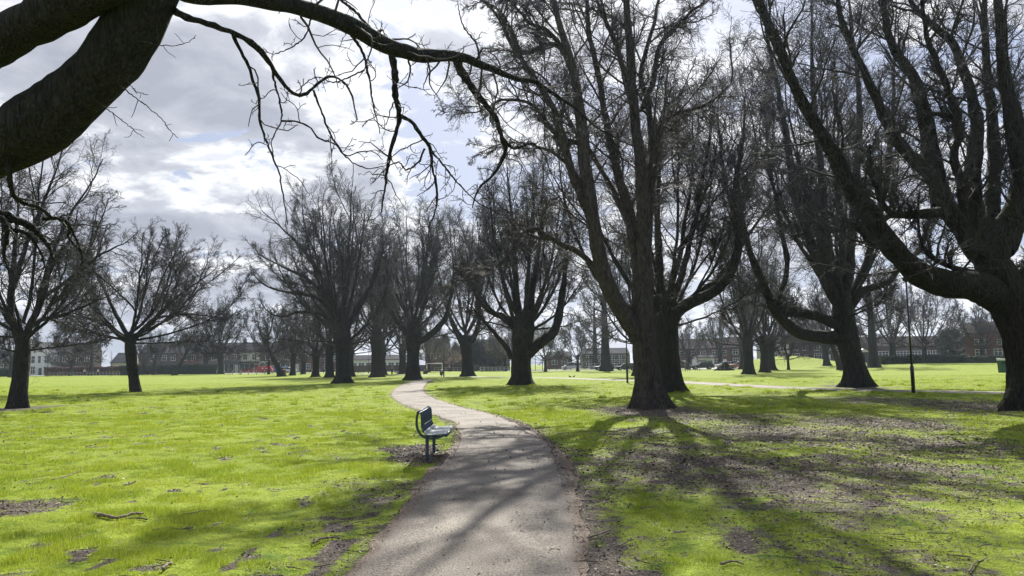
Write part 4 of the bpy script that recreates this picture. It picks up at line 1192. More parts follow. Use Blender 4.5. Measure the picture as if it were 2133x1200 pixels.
place_tree('round', 0, 940, 185, .85, 'pale blossoming tree before the red brick gable house', 'blossoming trees', 4.0, 'blossom')
place_tree('round', 1, 962, 190, .7, 'pale blossoming tree left of the dark evergreen', 'blossoming trees', 1.0, 'blossom')
place_tree('round', 1, 992, 180, 1.0, 'dark evergreen tree behind the vase-shaped tree', 'evergreen trees', 1.0, 'dark')
place_tree('round', 2, 1026, 185, 1.0, 'dark evergreen tree left of the stout middle tree', 'evergreen trees', 2.0, 'dark')
place_tree('round', 0, 1985, 165, 1.0, 'dark evergreen bush-like tree behind the clipped hedge', 'evergreen trees', 5.0, 'dark')

# ------------------------------------------------------------------ street furniture, buildings, vehicles, people
MAT['bench'] = simple('bench_coating', (0.018, 0.040, 0.065), 0.32, var=0.25, scale=18, spec=0.5)
MAT['bench_seat'] = simple('worn_seat_steel', (0.20, 0.235, 0.25), 0.55, metal=0.0, var=0.2, scale=9)
MAT['post'] = simple('black_post_paint', (0.012, 0.014, 0.018), 0.35, var=0.2)
MAT['lantern'] = simple('lantern_glass', (0.25, 0.26, 0.27), 0.3)
MAT['bin_green'] = simple('bin_green', (0.02, 0.075, 0.06), 0.45, var=.2); MAT['bin_dark'] = simple('bin_dark', (0.02, 0.03, 0.03), 0.45)
MAT['white'] = simple('white_paint', (0.62, 0.62, 0.62), 0.5, var=.12, scale=3); MAT['cream'] = simple('cream_render', (0.50, 0.48, 0.43), 0.8, var=.15, scale=1.2)
MAT['tyre'] = simple('tyre', (0.015, 0.015, 0.016), 0.8); MAT['rim'] = simple('rim', (0.35, 0.36, 0.38), 0.35, metal=.8)
MAT['glass'] = simple('window_glass', (0.03, 0.04, 0.05), 0.12, var=.5, scale=.8, spec=.7)
MAT['lamp_glass'] = simple('headlight', (0.6, 0.62, 0.65), 0.15); MAT['tail'] = simple('tail_light', (0.35, 0.01, 0.01), 0.25)
MAT['skin'] = simple('skin', (0.45, 0.28, 0.20), 0.6); MAT['hair'] = simple('hair', (0.03, 0.02, 0.015), 0.6)
MAT['fabric_dark'] = simple('dark_clothes', (0.03, 0.03, 0.04), 0.9); MAT['fabric_pink'] = simple('pinkish_top', (0.30, 0.20, 0.22), 0.9)
MAT['fabric_red'] = simple('red_clothes', (0.35, 0.04, 0.04), 0.9); MAT['fabric_white'] = simple('white_top', (0.6, 0.6, 0.6), 0.9); MAT['fabric_blue'] = simple('blue_top', (0.07, 0.13, 0.28), 0.9)
MAT['fur'] = simple('pale_fur', (0.45, 0.42, 0.38), 0.9); MAT['feather'] = simple('black_feather', (0.015, 0.015, 0.02), 0.5)
MAT['steel'] = simple('galvanised', (0.28, 0.29, 0.30), 0.45, metal=.5); MAT['wood_post'] = simple('wood_post', (0.20, 0.15, 0.10), 0.85, var=.3)
MAT['net'] = simple('dark_mesh', (0.03, 0.04, 0.04), 0.7)


def paint(name, c): return simple(name, c, 0.22, spec=.6)
MAT['car_silver'] = paint('silver_paint', (.50, .51, .50)); MAT['car_black'] = paint('black_paint', (.015, .018, .025)); MAT['car_blue'] = paint('dark_blue_paint', (.03, .045, .08))
MAT['car_white'] = paint('white_car_paint', (.62, .63, .65)); MAT['car_orange'] = paint('orange_paint', (.42, .12, .04)); MAT['car_red'] = paint('red_paint', (.42, .03, .035)); MAT['van_blue'] = paint('blue_van_paint', (.03, .12, .32))


def brick_mat(name, c, mortar=(.20, .18, .17), k=4.0):
    m, nt, b = mat_new(name); L = nt.links.new
    tc = NN(nt, 'ShaderNodeTexCoord'); sp = NN(nt, 'ShaderNodeSeparateXYZ'); L(tc.outputs['Object'], sp.inputs[0]); cb = NN(nt, 'ShaderNodeCombineXYZ')
    ad = NN(nt, 'ShaderNodeMath', operation='ADD'); L(sp.outputs[0], ad.inputs[0]); L(sp.outputs[1], ad.inputs[1])
    L(ad.outputs[0], cb.inputs[0]); L(sp.outputs[2], cb.inputs[1]); br = NN(nt, 'ShaderNodeTexBrick'); L(cb.outputs[0], br.inputs['Vector'])
    br.inputs['Scale'].default_value = k; br.inputs['Color1'].default_value = (*c, 1); br.inputs['Color2'].default_value = (*[v * .65 for v in c], 1)
    br.inputs['Mortar'].default_value = (*mortar, 1); br.inputs['Mortar Size'].default_value = .012
    n = NN(nt, 'ShaderNodeTexNoise'); n.inputs['Scale'].default_value = .7; n.inputs['Detail'].default_value = 6; L(tc.outputs['Object'], n.inputs['Vector'])
    r = NN(nt, 'ShaderNodeValToRGB'); r.color_ramp.elements[0].color = (.6, .6, .6, 1); r.color_ramp.elements[1].color = (1.2, 1.2, 1.2, 1); L(n.outputs['Fac'], r.inputs[0])
    mx = NN(nt, 'ShaderNodeMix', data_type='RGBA', blend_type='MULTIPLY'); mx.inputs['Factor'].default_value = 1
    L(br.outputs['Color'], mx.inputs['A']); L(r.outputs[0], mx.inputs['B']); L(mx.outputs['Result'], b.inputs['Base Color']); b.inputs['Roughness'].default_value = .9
    return m
MAT['brick_red'] = brick_mat('red_brick', (.17, .075, .06)); MAT['brick_dark'] = brick_mat('dark_brick', (.095, .062, .054)); MAT['brick_buff'] = brick_mat('buff_brick', (.18, .15, .125))
MAT['slate'] = simple('slate', (.06, .06, .068), .95, spec=.05, var=.35, scale=1.5); MAT['tiles'] = simple('brown_tiles', (.065, .052, .050), .95, spec=.05, var=.35, scale=1.5)
MAT['shop_green'] = simple('green_shopfront', (.03, .07, .06), .5); MAT['shop_white'] = simple('pale_shopfront', (.5, .5, .48), .5); MAT['shop_red'] = simple('red_shop_sign', (.35, .03, .03), .5)
MAT['shutter'] = simple('grey_shutter', (.24, .24, .25), .5, var=.15)


# ---- bench
def build_bench():
    org = G(885, 955); y0 = 12.35
    bx = X_at(871, y0, 860)
    t = empty('park_bench', (bx, y0, 0), math.radians(0.5), 'dark blue metal bench with curved arc supports beside the footpath', 'bench')
    LEN = 1.62
    prof = [(0.0, .818), (.03, .814), (.048, .78), (.054, .70), (.058, .60), (.068, .55), (.092, .505), (.13, .472), (.165, .455), (.20, .452), (.28, .457), (.37, .463), (.43, .468), (.455, .460), (.465, .435)]
    pr = resample([(a, 0, b) for a, b in prof], .02); pr = pr[:, [0, 2]]
    # slotted sheet: rods following the profile, split into back and seat
    top = .80
    def rods(sel, nm, mat):
        m = MB()
        P = pr[sel]; n = int(LEN / .036)
        for i in range(n + 1):
            y = i * LEN / n
            m.tube([(u, y, z) for u, z in P], .0075 if 0 < i < n else .011, S=6)
        return m
    ib = pr[:, 1] > .50
    back = rods(ib, 'backrest', None)
    back.tube([(-.004, -.015, .818), (-.004, LEN + .015, .818)], .024, S=12); back.tube([(.062, 0, .60), (.062, LEN, .60)], .010, S=6)
    back.build('backrest', MAT['bench'], t, True)
    seat = rods(pr[:, 1] <= .515, 'seat', None)
    sheet = pr[pr[:, 1] <= .515]; n = len(sheet)
    V = [(u, yy, z - .006) for yy in (0, LEN) for u, z in sheet]; V2 = [(u, yy, z - .012) for yy in (0, LEN) for u, z in sheet]
    seat.add(V + V2, [(i, i + 1, n + i + 1, n + i) for i in range(n - 1)] + [(2 * n + i, 3 * n + i, 3 * n + i + 1, 2 * n + i + 1) for i in range(n - 1)])
    seat.build('seat', MAT['bench_seat'], t, True)
    nose = MB(); nose.tube([(.462, -.012, .440), (.462, LEN + .012, .440)], .022, S=10); nose.build('seat_edge', MAT['bench'], t, True)
    arc = resample([(a, 0, b) for a, b in [(-.004, .812), (-.020, .75), (-.026, .67), (-.020, .60), (.0, .53), (.040, .468), (.10, .425), (.18, .402), (.27, .402), (.35, .420), (.42, .446), (.462, .462)]], .015)[:, [0, 2]]
    for yy in (-.012, LEN - .018):
        m = MB(); T = np.gradient(arc, axis=0); T /= np.linalg.norm(T, axis=1, keepdims=True); Nn = np.stack([-T[:, 1], T[:, 0]], 1)
        a = arc + Nn * .019; b_ = arc - Nn * .019; k = len(arc)
        V = [(p[0], yy, p[1]) for p in a] + [(p[0], yy, p[1]) for p in b_] + [(p[0], yy + .03, p[1]) for p in a] + [(p[0], yy + .03, p[1]) for p in b_]
        F = []
        for i in range(k - 1):
            F += [(i, i + 1, k + i + 1, k + i), (2 * k + i, 3 * k + i, 3 * k + i + 1, 2 * k + i + 1), (i, 2 * k + i, 2 * k + i + 1, i + 1), (k + i, k + i + 1, 3 * k + i + 1, 3 * k + i)]
        F += [(0, k, 3 * k, 2 * k), (k - 1, 3 * k - 1, 4 * k - 1, 2 * k - 1)]
        m.add(V, F); m.build('arc_support', MAT['bench'], t, False, .004)
    for yy in (.22, LEN - .24):
        m = MB(); m.tube([(.125, yy, -.15), (.125, yy, .02), (.125, yy, .415)], .030, S=16); m.box(.06, .42, yy - .02, yy + .02, .405, .425)
        m.tube([(.125, yy, .0), (.125, yy, .012)], .06, S=16); m.build('leg', MAT['bench'], t, True, .003)
build_bench()


def lamp(px, py, label, H=5.3, g='lamp posts along the crossing path'):
    b = G(px, py); t = empty('lamp_post', b, 0, label, 'lamp post', g)
    m = MB(); m.tube([(0, 0, -.1), (0, 0, 1.25), (0, 0, 1.32)], [.085, .085, .06], S=14); m.build('base', MAT['post'], t, True)
    m = MB(); m.tube([(0, 0, 1.3), (0, 0, 3), (0, 0, H)], [.052, .045, .036], S=12); m.build('pole', MAT['post'], t, True)
    m = MB(); m.tube([(0, 0, H - .02), (0, 0, H + .05), (0, 0, H + .06), (0, 0, H + .22), (0, 0, H + .27)], [.05, .10, .16, .17, .05], S=14); m.build('lantern', MAT['post'], t, True)
    m = MB(); m.box(-.004, .05, -.088, -.080, .5, .95); m.build('door', MAT['post'], t)
lamp(1903, 819, 'nearest tall black lamp post, beside the path under the low arm of the right tree')
lamp(1307, 797.5, 'black lamp post just left of the tall forked tree')
lamp(1066, 789.5, 'black lamp post showing at the left side of the stout middle tree')
lamp(924.5, 785.5, 'slim black lamp post standing next to the litter bin')
lamp(768, 779, 'thin far lamp post between the two dark trunks left of the path')
lamp(674, 777, 'thin far lamp post just left of the big fan-crowned trunk')


def bin_post():
    b = G(919.5, 784.5); t = empty('litter_bin', b, 0, 'dark green litter bin on a short post beside the slim lamp post', 'litter bin')
    m = MB(); m.tube([(0, 0, -.05), (0, 0, .2)], .06, S=10); m.build('post', MAT['post'], t, True)
    m = MB(); m.tube([(0, 0, .16), (0, 0, .18), (0, 0, .66), (0, 0, .68)], [.17, .20, .26, .24], S=18); m.build('body', MAT['bin_dark'], t, True)
    m = MB(); m.tube([(0, 0, .76), (0, 0, .80), (0, 0, .90), (0, 0, .95)], [.25, .25, .16, .04], S=18); m.box(-.02, .02, -.2, -.16, .66, .78); m.box(-.02, .02, .16, .2, .66, .78); m.build('lid', MAT['bin_dark'], t, True)
    d = 50; x = X_at(2088, d); b = np.array([x, d, float(hgt(x, d))]); t = empty('litter_bin', b, 0, 'green litter bin with white top at the left of the right edge trunk', 'litter bin')
    m = MB(); m.box(.27, .33, -.03, .03, -.1, 1.5); m.build('post', MAT['post'], t)
    m = MB(); m.prism([(-.20, .60), (.20, .60), (.24, 1.42), (-.24, 1.42)], -.2, .2); m.build('body', MAT['bin_green'], t, bevel=.02)
    m = MB(); m.box(-.25, .25, -.22, .22, 1.42, 1.56); m.build('lid', MAT['white'], t, bevel=.02)
    m = MB(); m.box(-.13, .13, -.225, -.20, 1.2, 1.3); m.build('slot', MAT['tyre'], t)
bin_post()


# ---- fallen sticks
def stick(pts, r, label, side=None):
    P = np.array([G(x, y) for x, y in pts]); P[:, 2] += r * .7 + .012; P[1:-1:2, 2] += r * .8; c = P.mean(0); P = resample(P, .02)
    rng = np.random.default_rng(int(abs(c[0] * 97 + c[1] * 31)) + 1); P += rng.normal(size=P.shape) * r * .16
    m = MB(); k = len(P); R = r * (1 - .35 * np.linspace(0, 1, k)) * (1 + .12 * rng.normal(size=k)); m.tube(P - c, R, S=7)
    o = m.build('fallen_stick', MAT['stick'], None, True); o.location = c
    if side is not None:
        Q = np.array([G(x, y) for x, y in side]); Q[:, 2] += r; 
        mm = MB(); mm.tube(resample(Q - c, .02), r * .5, S=5); mm.build('side_twig', MAT['stick'], o, True)
    tag(o, label, 'stick', 'fallen sticks on the grass')
stick([(193, 1075), (215, 1082), (245, 1084), (275, 1079), (298, 1074)], .021, 'thickest fallen branch piece, curved, on the left lawn', [(262, 1084), (290, 1083), (306, 1086)])
stick([(378, 1076), (400, 1074), (420, 1068), (441, 1067)], .010, 'thin dark wavy stick right of the thickest branch piece')
stick([(318, 1109), (350, 1105), (375, 1106), (402, 1103)], .010, 'dark stick half sunk in grass below the thin wavy stick')
stick([(92, 1004), (120, 1000), (150, 990), (178, 976)], .008, 'long pale twig on the left lawn above the muddy patch', [(60, 998), (80, 994), (98, 992)])
stick([(652, 1136), (664, 1130), (690, 1124), (707, 1126)], .012, 'curved dark stick on the grass left of the path', [(652, 1136), (650, 1128), (656, 1124)])
stick([(338, 1192), (348, 1184), (357, 1178)], .014, 'short stub of wood at the bottom edge of the left lawn')
stick([(1142, 1158), (1148, 1150), (1168, 1149)], .008, 'small hooked twig lying on the path near the camera')
stick([(2018, 1196), (2030, 1180), (2045, 1172), (2060, 1164)], .007, 'forked pale twig in the grass at the bottom right', [(2030, 1180), (2044, 1184), (2062, 1190)])
stick([(1504, 986), (1520, 992), (1540, 995)], .009, 'short pale twig on the bare patch near the middle of the right lawn')
stick([(1610, 1040), (1626, 1048), (1642, 1052)], .009, 'brown twig on the right lawn below the bare patch')
stick([(1885, 970), (1890, 955), (1900, 948)], .007, 'bent twig on the right lawn above the darker mud')
stick([(1225, 1124), (1250, 1118), (1272, 1108)], .010, 'dark stick in the mud beside the right edge of the path')
stick([(1165, 976), (1180, 979), (1200, 981)], .008, 'thin twig across the right edge of the path')
stick([(1335, 1062), (1362, 1060), (1376, 1062)], .008, 'thin dark twig on grass right of the muddy verge')
stick([(1085, 1112), (1090, 1114)], .018, 'small dark clod lying on the path')
stick([(720, 1100), (745, 1092), (770, 1092)], .008, 'pale twig on the muddy verge left of the path')
stick([(1290, 1142), (1308, 1132), (1322, 1128)], .007, 'fine twig in the grass right of the stick in the mud')
stick([(1500, 1180), (1530, 1176), (1548, 1180)], .010, 'dead stick in the grass near the bottom middle')
stick([(1690, 1070), (1720, 1072), (1750, 1070)], .007, 'long fine twig in the grass right of the brown twig')


# ---- buildings
def window(m_frame, m_pane, parent, x, z, w, h, y=0.0, bars=1, name='window'):
    f = MB(); e = .09
    f.box(x - w / 2 - e, x + w / 2 + e, y - .07, y, z - e, z); f.box(x - w / 2 - e, x + w / 2 + e, y - .07, y, z + h, z + h + e)
    f.box(x - w / 2 - e, x - w / 2, y - .068, y, z, z + h); f.box(x + w / 2, x + w / 2 + e, y - .068, y, z, z + h)
    for i in range(bars): 
        bx = x - w / 2 + w * (i + 1) / (bars + 1); f.box(bx - .04, bx + .04, y - .064, y, z, z + h)
    f.box(x - w / 2, x + w / 2, y - .060, y, z + h * .55, z + h * .55 + .07)
    o = f.build(name, MAT[m_frame], parent); p = MB(); p.box(x - w / 2, x + w / 2, y - .03, y, z, z + h); p.build('pane', MAT[m_pane], o); return o


def chimney(parent, x, y, z0, z1, mat, w=.9):
    m = MB(); m.box(x - w / 2, x + w / 2, y - .35, y + .35, z0, z1); m.box(x - w / 2 - .06, x + w / 2 + .06, y - .41, y + .41, z1, z1 + .15)
    o = m.build('chimney', MAT[mat], parent); p = MB()
    for k in (-.25, .0, .25): p.tube([(x + k * w, y, z1 + .15), (x + k * w, y, z1 + .5)], .10, S=8)
    p.build('chimney_pots', MAT['brick_red'], o)


def house(px0, px1, depth, eave, ridge, label, group=None, wall='brick_dark', roof='slate', wins=(), doors=(), chim=(), shop=None, gable=False, dep=9.0, rz=0, name='terraced_house', zb=None):
    """x0..x1 are photograph columns at that distance; the front faces the camera"""
    x0, x1 = X_at(px0, depth), X_at(px1, depth); w = x1 - x0; cx = (x0 + x1) / 2
    t = empty(name, (cx, depth, float(hgt(cx, depth)) if zb is None else zb), rz, label, 'house' if shop is None else 'shop building', group)
    h = w / 2; m = MB(); m.box(-h, h, 0, dep, -.3, eave)
    if gable: m.prism([(-h, eave), (h, eave), (0, ridge)], .0, dep)
    else: m.prism([(0, eave), (dep, eave), (dep / 2, ridge - .05)], -h, h, axis='x')
    wl = m.build('wall', MAT[wall], t)
    r = MB(); o = .3
    if gable:
        for s in (-1, 1):
            r.prism([(s * (h + o), eave - .25), (0, ridge + .05), (0, ridge + .25), (s * (h + o), eave - .05)], -.25, dep + .1)
    else:
        r.prism([(-o, eave - .15), (dep / 2, ridge), (dep + o, eave - .15), (dep + o, eave + .02), (dep / 2, ridge + .18), (-o, eave + .02)], -h + .002, h - .002, axis='x')
    rf = r.build('roof', MAT[roof], t)
    for cxx in chim: chimney(rf, cxx * h, dep / 2 if not gable else dep * .4, ridge - 1.0, ridge + 1.1, 'brick_red' if wall != 'brick_dark' else 'brick_dark')
    for (u, z, ww, hh, b_) in wins: window('white', 'glass', t, u * h, z, ww, hh, 0, b_)
    for (u, ww, hh, dm) in doors:
        f = MB(); f.box(u * h - ww / 2, u * h + ww / 2, -.06, 0, 0, hh); d = f.build('door', MAT[dm], t)
        k = MB(); k.box(u * h + ww * .3, u * h + ww * .4, -.10, -.06, .95, 1.1); k.build('handle', MAT['steel'], d)
    if shop:
        f = MB(); f.box(-h + .15, h - .15, -.35, 0, 2.75, 3.35); f.build('shop_sign', MAT[shop[0]], t)
        g_ = MB(); g_.box(-h + .2, h * .45, -.10, 0, .5, 2.6); g_.build('shop_window', MAT['glass' if shop[1] == 'glass' else shop[1]], t)
        for k in range(4):
            xx = -h + .2 + (h * .45 + h - .2) * k / 3; q = MB(); q.box(xx - .05, xx + .05, -.14, -.101, .4, 2.7); q.build('shop_frame', MAT['shop_white'], t)
        d = MB(); d.box(h * .55, h * .55 + .95, -.08, 0, 0, 2.4); d.build('door', MAT[shop[2]], t)
    return t


GT = 'terraced shops and houses beyond the left lawn'
U2 = [(-.45, 3.9, 1.2, 1.5, 1), (.45, 3.9, 1.2, 1.5, 1)]
lab = [('green', 'terraced house with dark front behind the twin-stemmed tree'), ('', 'terraced house right of the twin-stemmed tree'), ('', 'terraced house with a tall chimney stack'),
       ('', 'terraced house behind the tall street tree'), ('', 'shop with green sign and pale door'), ('', 'shop with a red door right of the shop with the pale door'), ('', 'shop with grey shutter behind the parked red van'), ('', 'shop at the right end of the row, behind the leaning tree'), ('', 'terraced house behind the low dark trees right of the shops')]
shops = [None, None, None, None, ('shop_green', 'glass', 'shop_white'), ('shop_green', 'glass', 'shop_red'), ('shop_white', 'shutter', 'shop_green'), ('shop_green', 'glass', 'shop_white'), None]
for i in range(9):
    p0 = 288 + i * 42.2
    house(p0, p0 + 42.1, 220 + .0 * i, 6.0 + .05 * (i % 3), 8.9 + .05 * (i % 2), lab[i][1], GT, wall=['brick_buff', 'brick_dark', 'cream'][(i * 2 + (i > 3)) % 3] if i != 7 else 'brick_buff', roof='slate',
          wins=U2 if i % 3 else [(-.1, 3.8, 2.0, 1.6, 2)], doors=() if shops[i] else ((.5, 1.0, 2.1, 'shop_green'),), chim=(.95,) if i in (1, 2, 4, 6, 8) else (), shop=shops[i]) if shops[i] else \
        house(p0, p0 + 42.1, 220, 6.0 + .05 * (i % 3), 8.9 + .05 * (i % 2), lab[i][1], GT, wall=['brick_buff', 'brick_dark', 'brick_red'][i % 3], roof='slate',
              wins=U2 + [(-.3, .9, 1.6, 1.5, 2)], doors=((.6, 1.0, 2.1, 'shop_green'),), chim=(.95,) if i in (1, 2, 8) else ())
house(60, 106, 218, 6.6, 9.6, 'white rendered house with a pointed gable and dark arched windows', None, wall='white', roof='slate', gable=True, name='gabled_house',
      wins=[(-.62, 3.6, 1.0, 2.0, 0), (-.05, 3.6, .8, 2.0, 0), (.6, 3.6, 1.2, 2.0, 1), (.0, 7.0, .9, 1.4, 0), (-.6, .5, 1.2, 2.1, 1), (.6, .5, 1.3, 2.0, 1)], doors=((.05, .9, 2.1, 'shop_green'),), chim=(.7,))
G2 = 'dark brick houses beside the white gabled house'
house(106.5, 150, 221, 6.8, 9.6, 'dark brick house directly right of the white gabled house', G2, wins=[(-.5, 3.9, 1.3, 1.7, 1), (.3, 3.9, 1.3, 1.7, 1), (-.4, .8, 1.7, 1.6, 2)], chim=(-.5,), doors=((.5, 1, 2.1, 'shop_green'),))
house(150.3, 194, 221, 6.8, 9.5, 'dark brick house at the right end behind the reddish hedge', G2, dep=4.5, wins=[(-.4, 3.9, 1.3, 1.7, 1), (.4, 3.9, 1.3, 1.7, 1), (-.4, .8, 1.7, 1.6, 2)], chim=(.8,), doors=((.5, 1, 2.1, 'shop_green'),))
house(-60, 36, 230, 4.6, 7.8, 'grey slate-roofed house at the left edge of the view', None, wall='brick_buff', wins=[(-.5, 2.6, 1.5, 1.3, 1), (.3, 2.6, 1.5, 1.3, 1), (.6, .6, 1.5, 1.3, 1)], chim=(.2,), name='house')
house(230, 268, 235, 3.6, 6.6, 'low pale house with a dark roof left of the long terrace', None, wall='cream', wins=[(-.4, 1.2, 1.3, 1.2, 1), (.4, 1.2, 1.3, 1.2, 1)], name='house')
house(728, 852, 215, 3.4, 4.6, 'long low white building behind the trunks left of the path', None, wall='white', roof='slate', wins=[(u, 1.2, 1.6, 1.2, 1) for u in (-.85, -.6, -.35, -.1, .15, .4, .65, .88)], name='low_building')
house(668, 727, 222, 5.0, 7.4, 'brick house right of the shop row behind the dark trunks', None, wall='brick_red', wins=[(-.6, 3.2, 1.3, 1.2, 1), (.1, 3.2, 1.3, 1.2, 1), (.6, 3.2, 1.3, 1.2, 1), (-.5, .8, 2.0, 1.5, 2), (.4, .8, 2, 1.5, 2)], name='house', chim=(.1,))
house(886, 934, 205, 5.6, 8.9, 'red brick house with brown roof behind the litter bin', None, wall='brick_red', roof='tiles', wins=[(-.3, 3.4, 1.4, 1.3, 1), (.5, 3.4, 1.4, 1.3, 1)], chim=(.7,), name='house')
house(934.5, 962, 199, 4.6, 7.4, 'red gable-fronted house wing left of the vase-shaped tree', None, wall='brick_red', roof='tiles', gable=True, wins=[(.1, 4.2, .9, 1.2, 1), (0, 1, 1.6, 1.3, 2)], name='house')
house(962.5, 1000, 206, 5.4, 8.2, 'red brick house behind the vase-shaped tree', None, wall='brick_red', roof='tiles', wins=[(-.5, 3.3, 1.2, 1.4, 1), (.5, 3.3, 1.2, 1.4, 1)], chim=(-.3,), name='house')
house(1001, 1062, 208, 5.2, 8.6, 'pale brick house left of the stout middle tree', None, wall='brick_buff', roof='tiles', wins=[(-.5, 3.2, 1.4, 1.3, 1), (0, 3.2, 1.1, 1.3, 1), (.5, 3.2, 1.4, 1.3, 1), (.3, .8, 1.8, 1.4, 2)], name='house')
house(1140, 1192, 214, 3.6, 4.9, 'dark red brick building behind the ball court fence', None, wall='brick_red', roof='slate', wins=[(-.4, 1.4, 1.5, 1.1, 1), (.4, 1.4, 1.5, 1.1, 1)], name='low_building')
house(1214, 1312, 225, 4.4, 6.0, 'grey modern building behind the silver van', None, wall='brick_buff', roof='slate', wins=[(u, 2.6, 2.0, 1.2, 2) for u in (-.8, -.5, -.2, .1, .4, .7)] + [(u, .6, 2.0, 1.4, 2) for u in (-.8, -.5, -.2, .1, .4, .7)], name='low_building')
GR = 'terraced houses beyond the parked cars'
rl = ['terraced house behind the dark cars right of the forked tree', 'terraced house behind the parked dark estate car', 'terraced house behind the tree stump', 'terraced house behind the orange car']
for i in range(4):
    p0 = 1392 + i * 43
    house(p0, p0 + 42.8, 205, 5.2, 7.9, rl[i], GR, wall=['brick_red', 'brick_dark'][i % 2], roof='tiles', wins=[(-.45, 3.2, 1.3, 1.3, 1), (.4, 3.2, 1.3, 1.3, 1), (-.4, .7, 1.6, 1.4, 2)], doors=((.5, 1, 2.1, 'white'),), chim=(.9,) if i % 2 else ())
house(1452, 1488, 190, 2.7, 3.2, 'white flat-roofed garage block behind the dark estate car', None, wall='white', roof='slate', dep=5, wins=[(.5, 1.0, 1.2, .9, 1)], doors=((-.4, 2.4, 2.1, 'shutter'),), name='garage')
rl = ['white-fronted house behind the straight trunk on the sunny lawn', 'brick house with white windows left of the grassy mound top', 'brick house with white door behind the grassy mound', 'brick house behind the two-armed tree trunk']
for i in range(4):
    p0 = 1600 + i * 46
    house(p0, p0 + 45.8, 200, 5.6, 7.6, rl[i], 'brick houses behind the grassy mound', wall=['cream', 'brick_dark', 'brick_dark', 'brick_red'][i], roof='tiles', wins=[(-.5, 3.6, 1.4, 1.2, 1), (.45, 3.6, 1.4, 1.2, 1), (-.45, 1.4, 1.8, 1.3, 2)], doors=((.5, 1.1, 2.4, 'white'),), chim=(.9,) if i % 2 else ())
rl = ['low brick house left of the near lamp post', 'low brick house directly behind the near lamp post', 'low brick house right of the near lamp post', 'low brick house behind the wide round tree', 'low brick house behind the clipped hedge end']
for i in range(5):
    p0 = 1810 + i * 44
    house(p0, p0 + 43.8, 195, 4.4, 6.9, rl[i], 'low terrace behind the clipped hedge', wall='brick_dark', roof='tiles', wins=[(-.6, 1.6, 1.6, 1.4, 1), (0, 1.6, 1.6, 1.4, 1), (.6, 1.6, 1.6, 1.4, 1)], zb=.7)
house(2022, 2112, 150, 5.9, 8.0, 'red brick house with white windows left of the right edge trunk', None, wall='brick_red', roof='tiles', name='house', dep=8, zb=.9, rz=-.55,
      wins=[(-.42, 3.5, 1.7, .95, 2), (-.42, 1.25, 1.7, 1.2, 2), (.26, 1.3, 1.3, 1.2, 1), (.42, 3.5, 1.3, .95, 1)])


def wall_run(px0, px1, d, h, mat, label, name='boundary_wall', cat='wall', th=.3, cope=None):
    x0, x1 = X_at(px0, d), X_at(px1, d); t = empty(name, ((x0 + x1) / 2, d, float(hgt((x0 + x1) / 2, d))), 0, label, cat); w = (x1 - x0) / 2
    m = MB(); m.box(-w, w, 0, th, -.2, h); m.build('wall', MAT[mat], t); m = MB(); m.box(-w - .03, w + .03, -.05, th + .05, h, h + .1); m.build('coping', MAT[cope or 'slate'], t)
wall_run(732, 1062, 192, 1.55, 'brick_dark', 'long low brown brick wall behind the far path')
wall_run(1394, 1600, 196, 1.3, 'brick_buff', 'low garden wall behind the parked cars')


# hedges: dense leaf boxes
def hedge(px0, px1, d, h, mat, label, th=1.6, n=9000, size=.13):
    x0, x1 = X_at(px0, d), X_at(px1, d); rng = np.random.default_rng(int(abs(px0)) + 5); cx = (x0 + x1) / 2; zb = float(hgt(cx, d)) - .1
    t = empty('hedge', (cx, d, zb), 0, label, 'hedge'); w = x1 - x0; tot = w * (th + 2 * h)
    u = (rng.random(n) - .5) * w; top = 1 + .10 * (fbm(u * .8 + 50, u * 0, 3, 3) - .5) * 2; s = rng.random(n); q = np.zeros((n, 3)); q[:, 0] = u
    f = s < h / (h + th); q[f, 1] = -th / 2 + rng.normal(size=f.sum()) * .08; q[f, 2] = rng.random(f.sum()) * h * top[f]
    g = ~f; q[g, 1] = (rng.random(g.sum()) - .5) * th; q[g, 2] = h * top[g] + rng.normal(size=g.sum()) * .06
    a = nrm(rng.normal(size=(n, 3))) * size; b = nrm(np.cross(a, rng.normal(size=(n, 3)))) * size * .7
    link('leaves', make_mesh('leaves', np.stack([q - a, q - b, q + a, q + b], 1), [np.arange(4 * n).reshape(n, 4)], MAT[mat], False), t)
    m = MB(); m.box(-w / 2, w / 2, -th / 2 + .05, th / 2, 0, h * .92); m.build('inner_growth', MAT[mat], t)
hedge(98, 252, 196, 2.2, 'hedge_red', 'reddish beech hedge in front of the dark brick houses')
hedge(252, 455, 192, 2.4, 'hedge', 'tall dark hedge in front of the long terrace')
hedge(-40, 26, 190, 2.0, 'hedge', 'dark hedge at the left edge of the view', n=3000)
hedge(1832, 2014, 140, 1.5, 'hedge', 'long neatly clipped dark green hedge beyond the sunny lawn', size=.09)
hedge(2012, 2118, 138, 1.35, 'hedge', 'short clipped hedge in front of the red brick house', n=3000, size=.09)
hedge(1008, 1062, 188, 1.6, 'leaf_olive', 'low olive-green bushes along the far brick wall', n=3000)


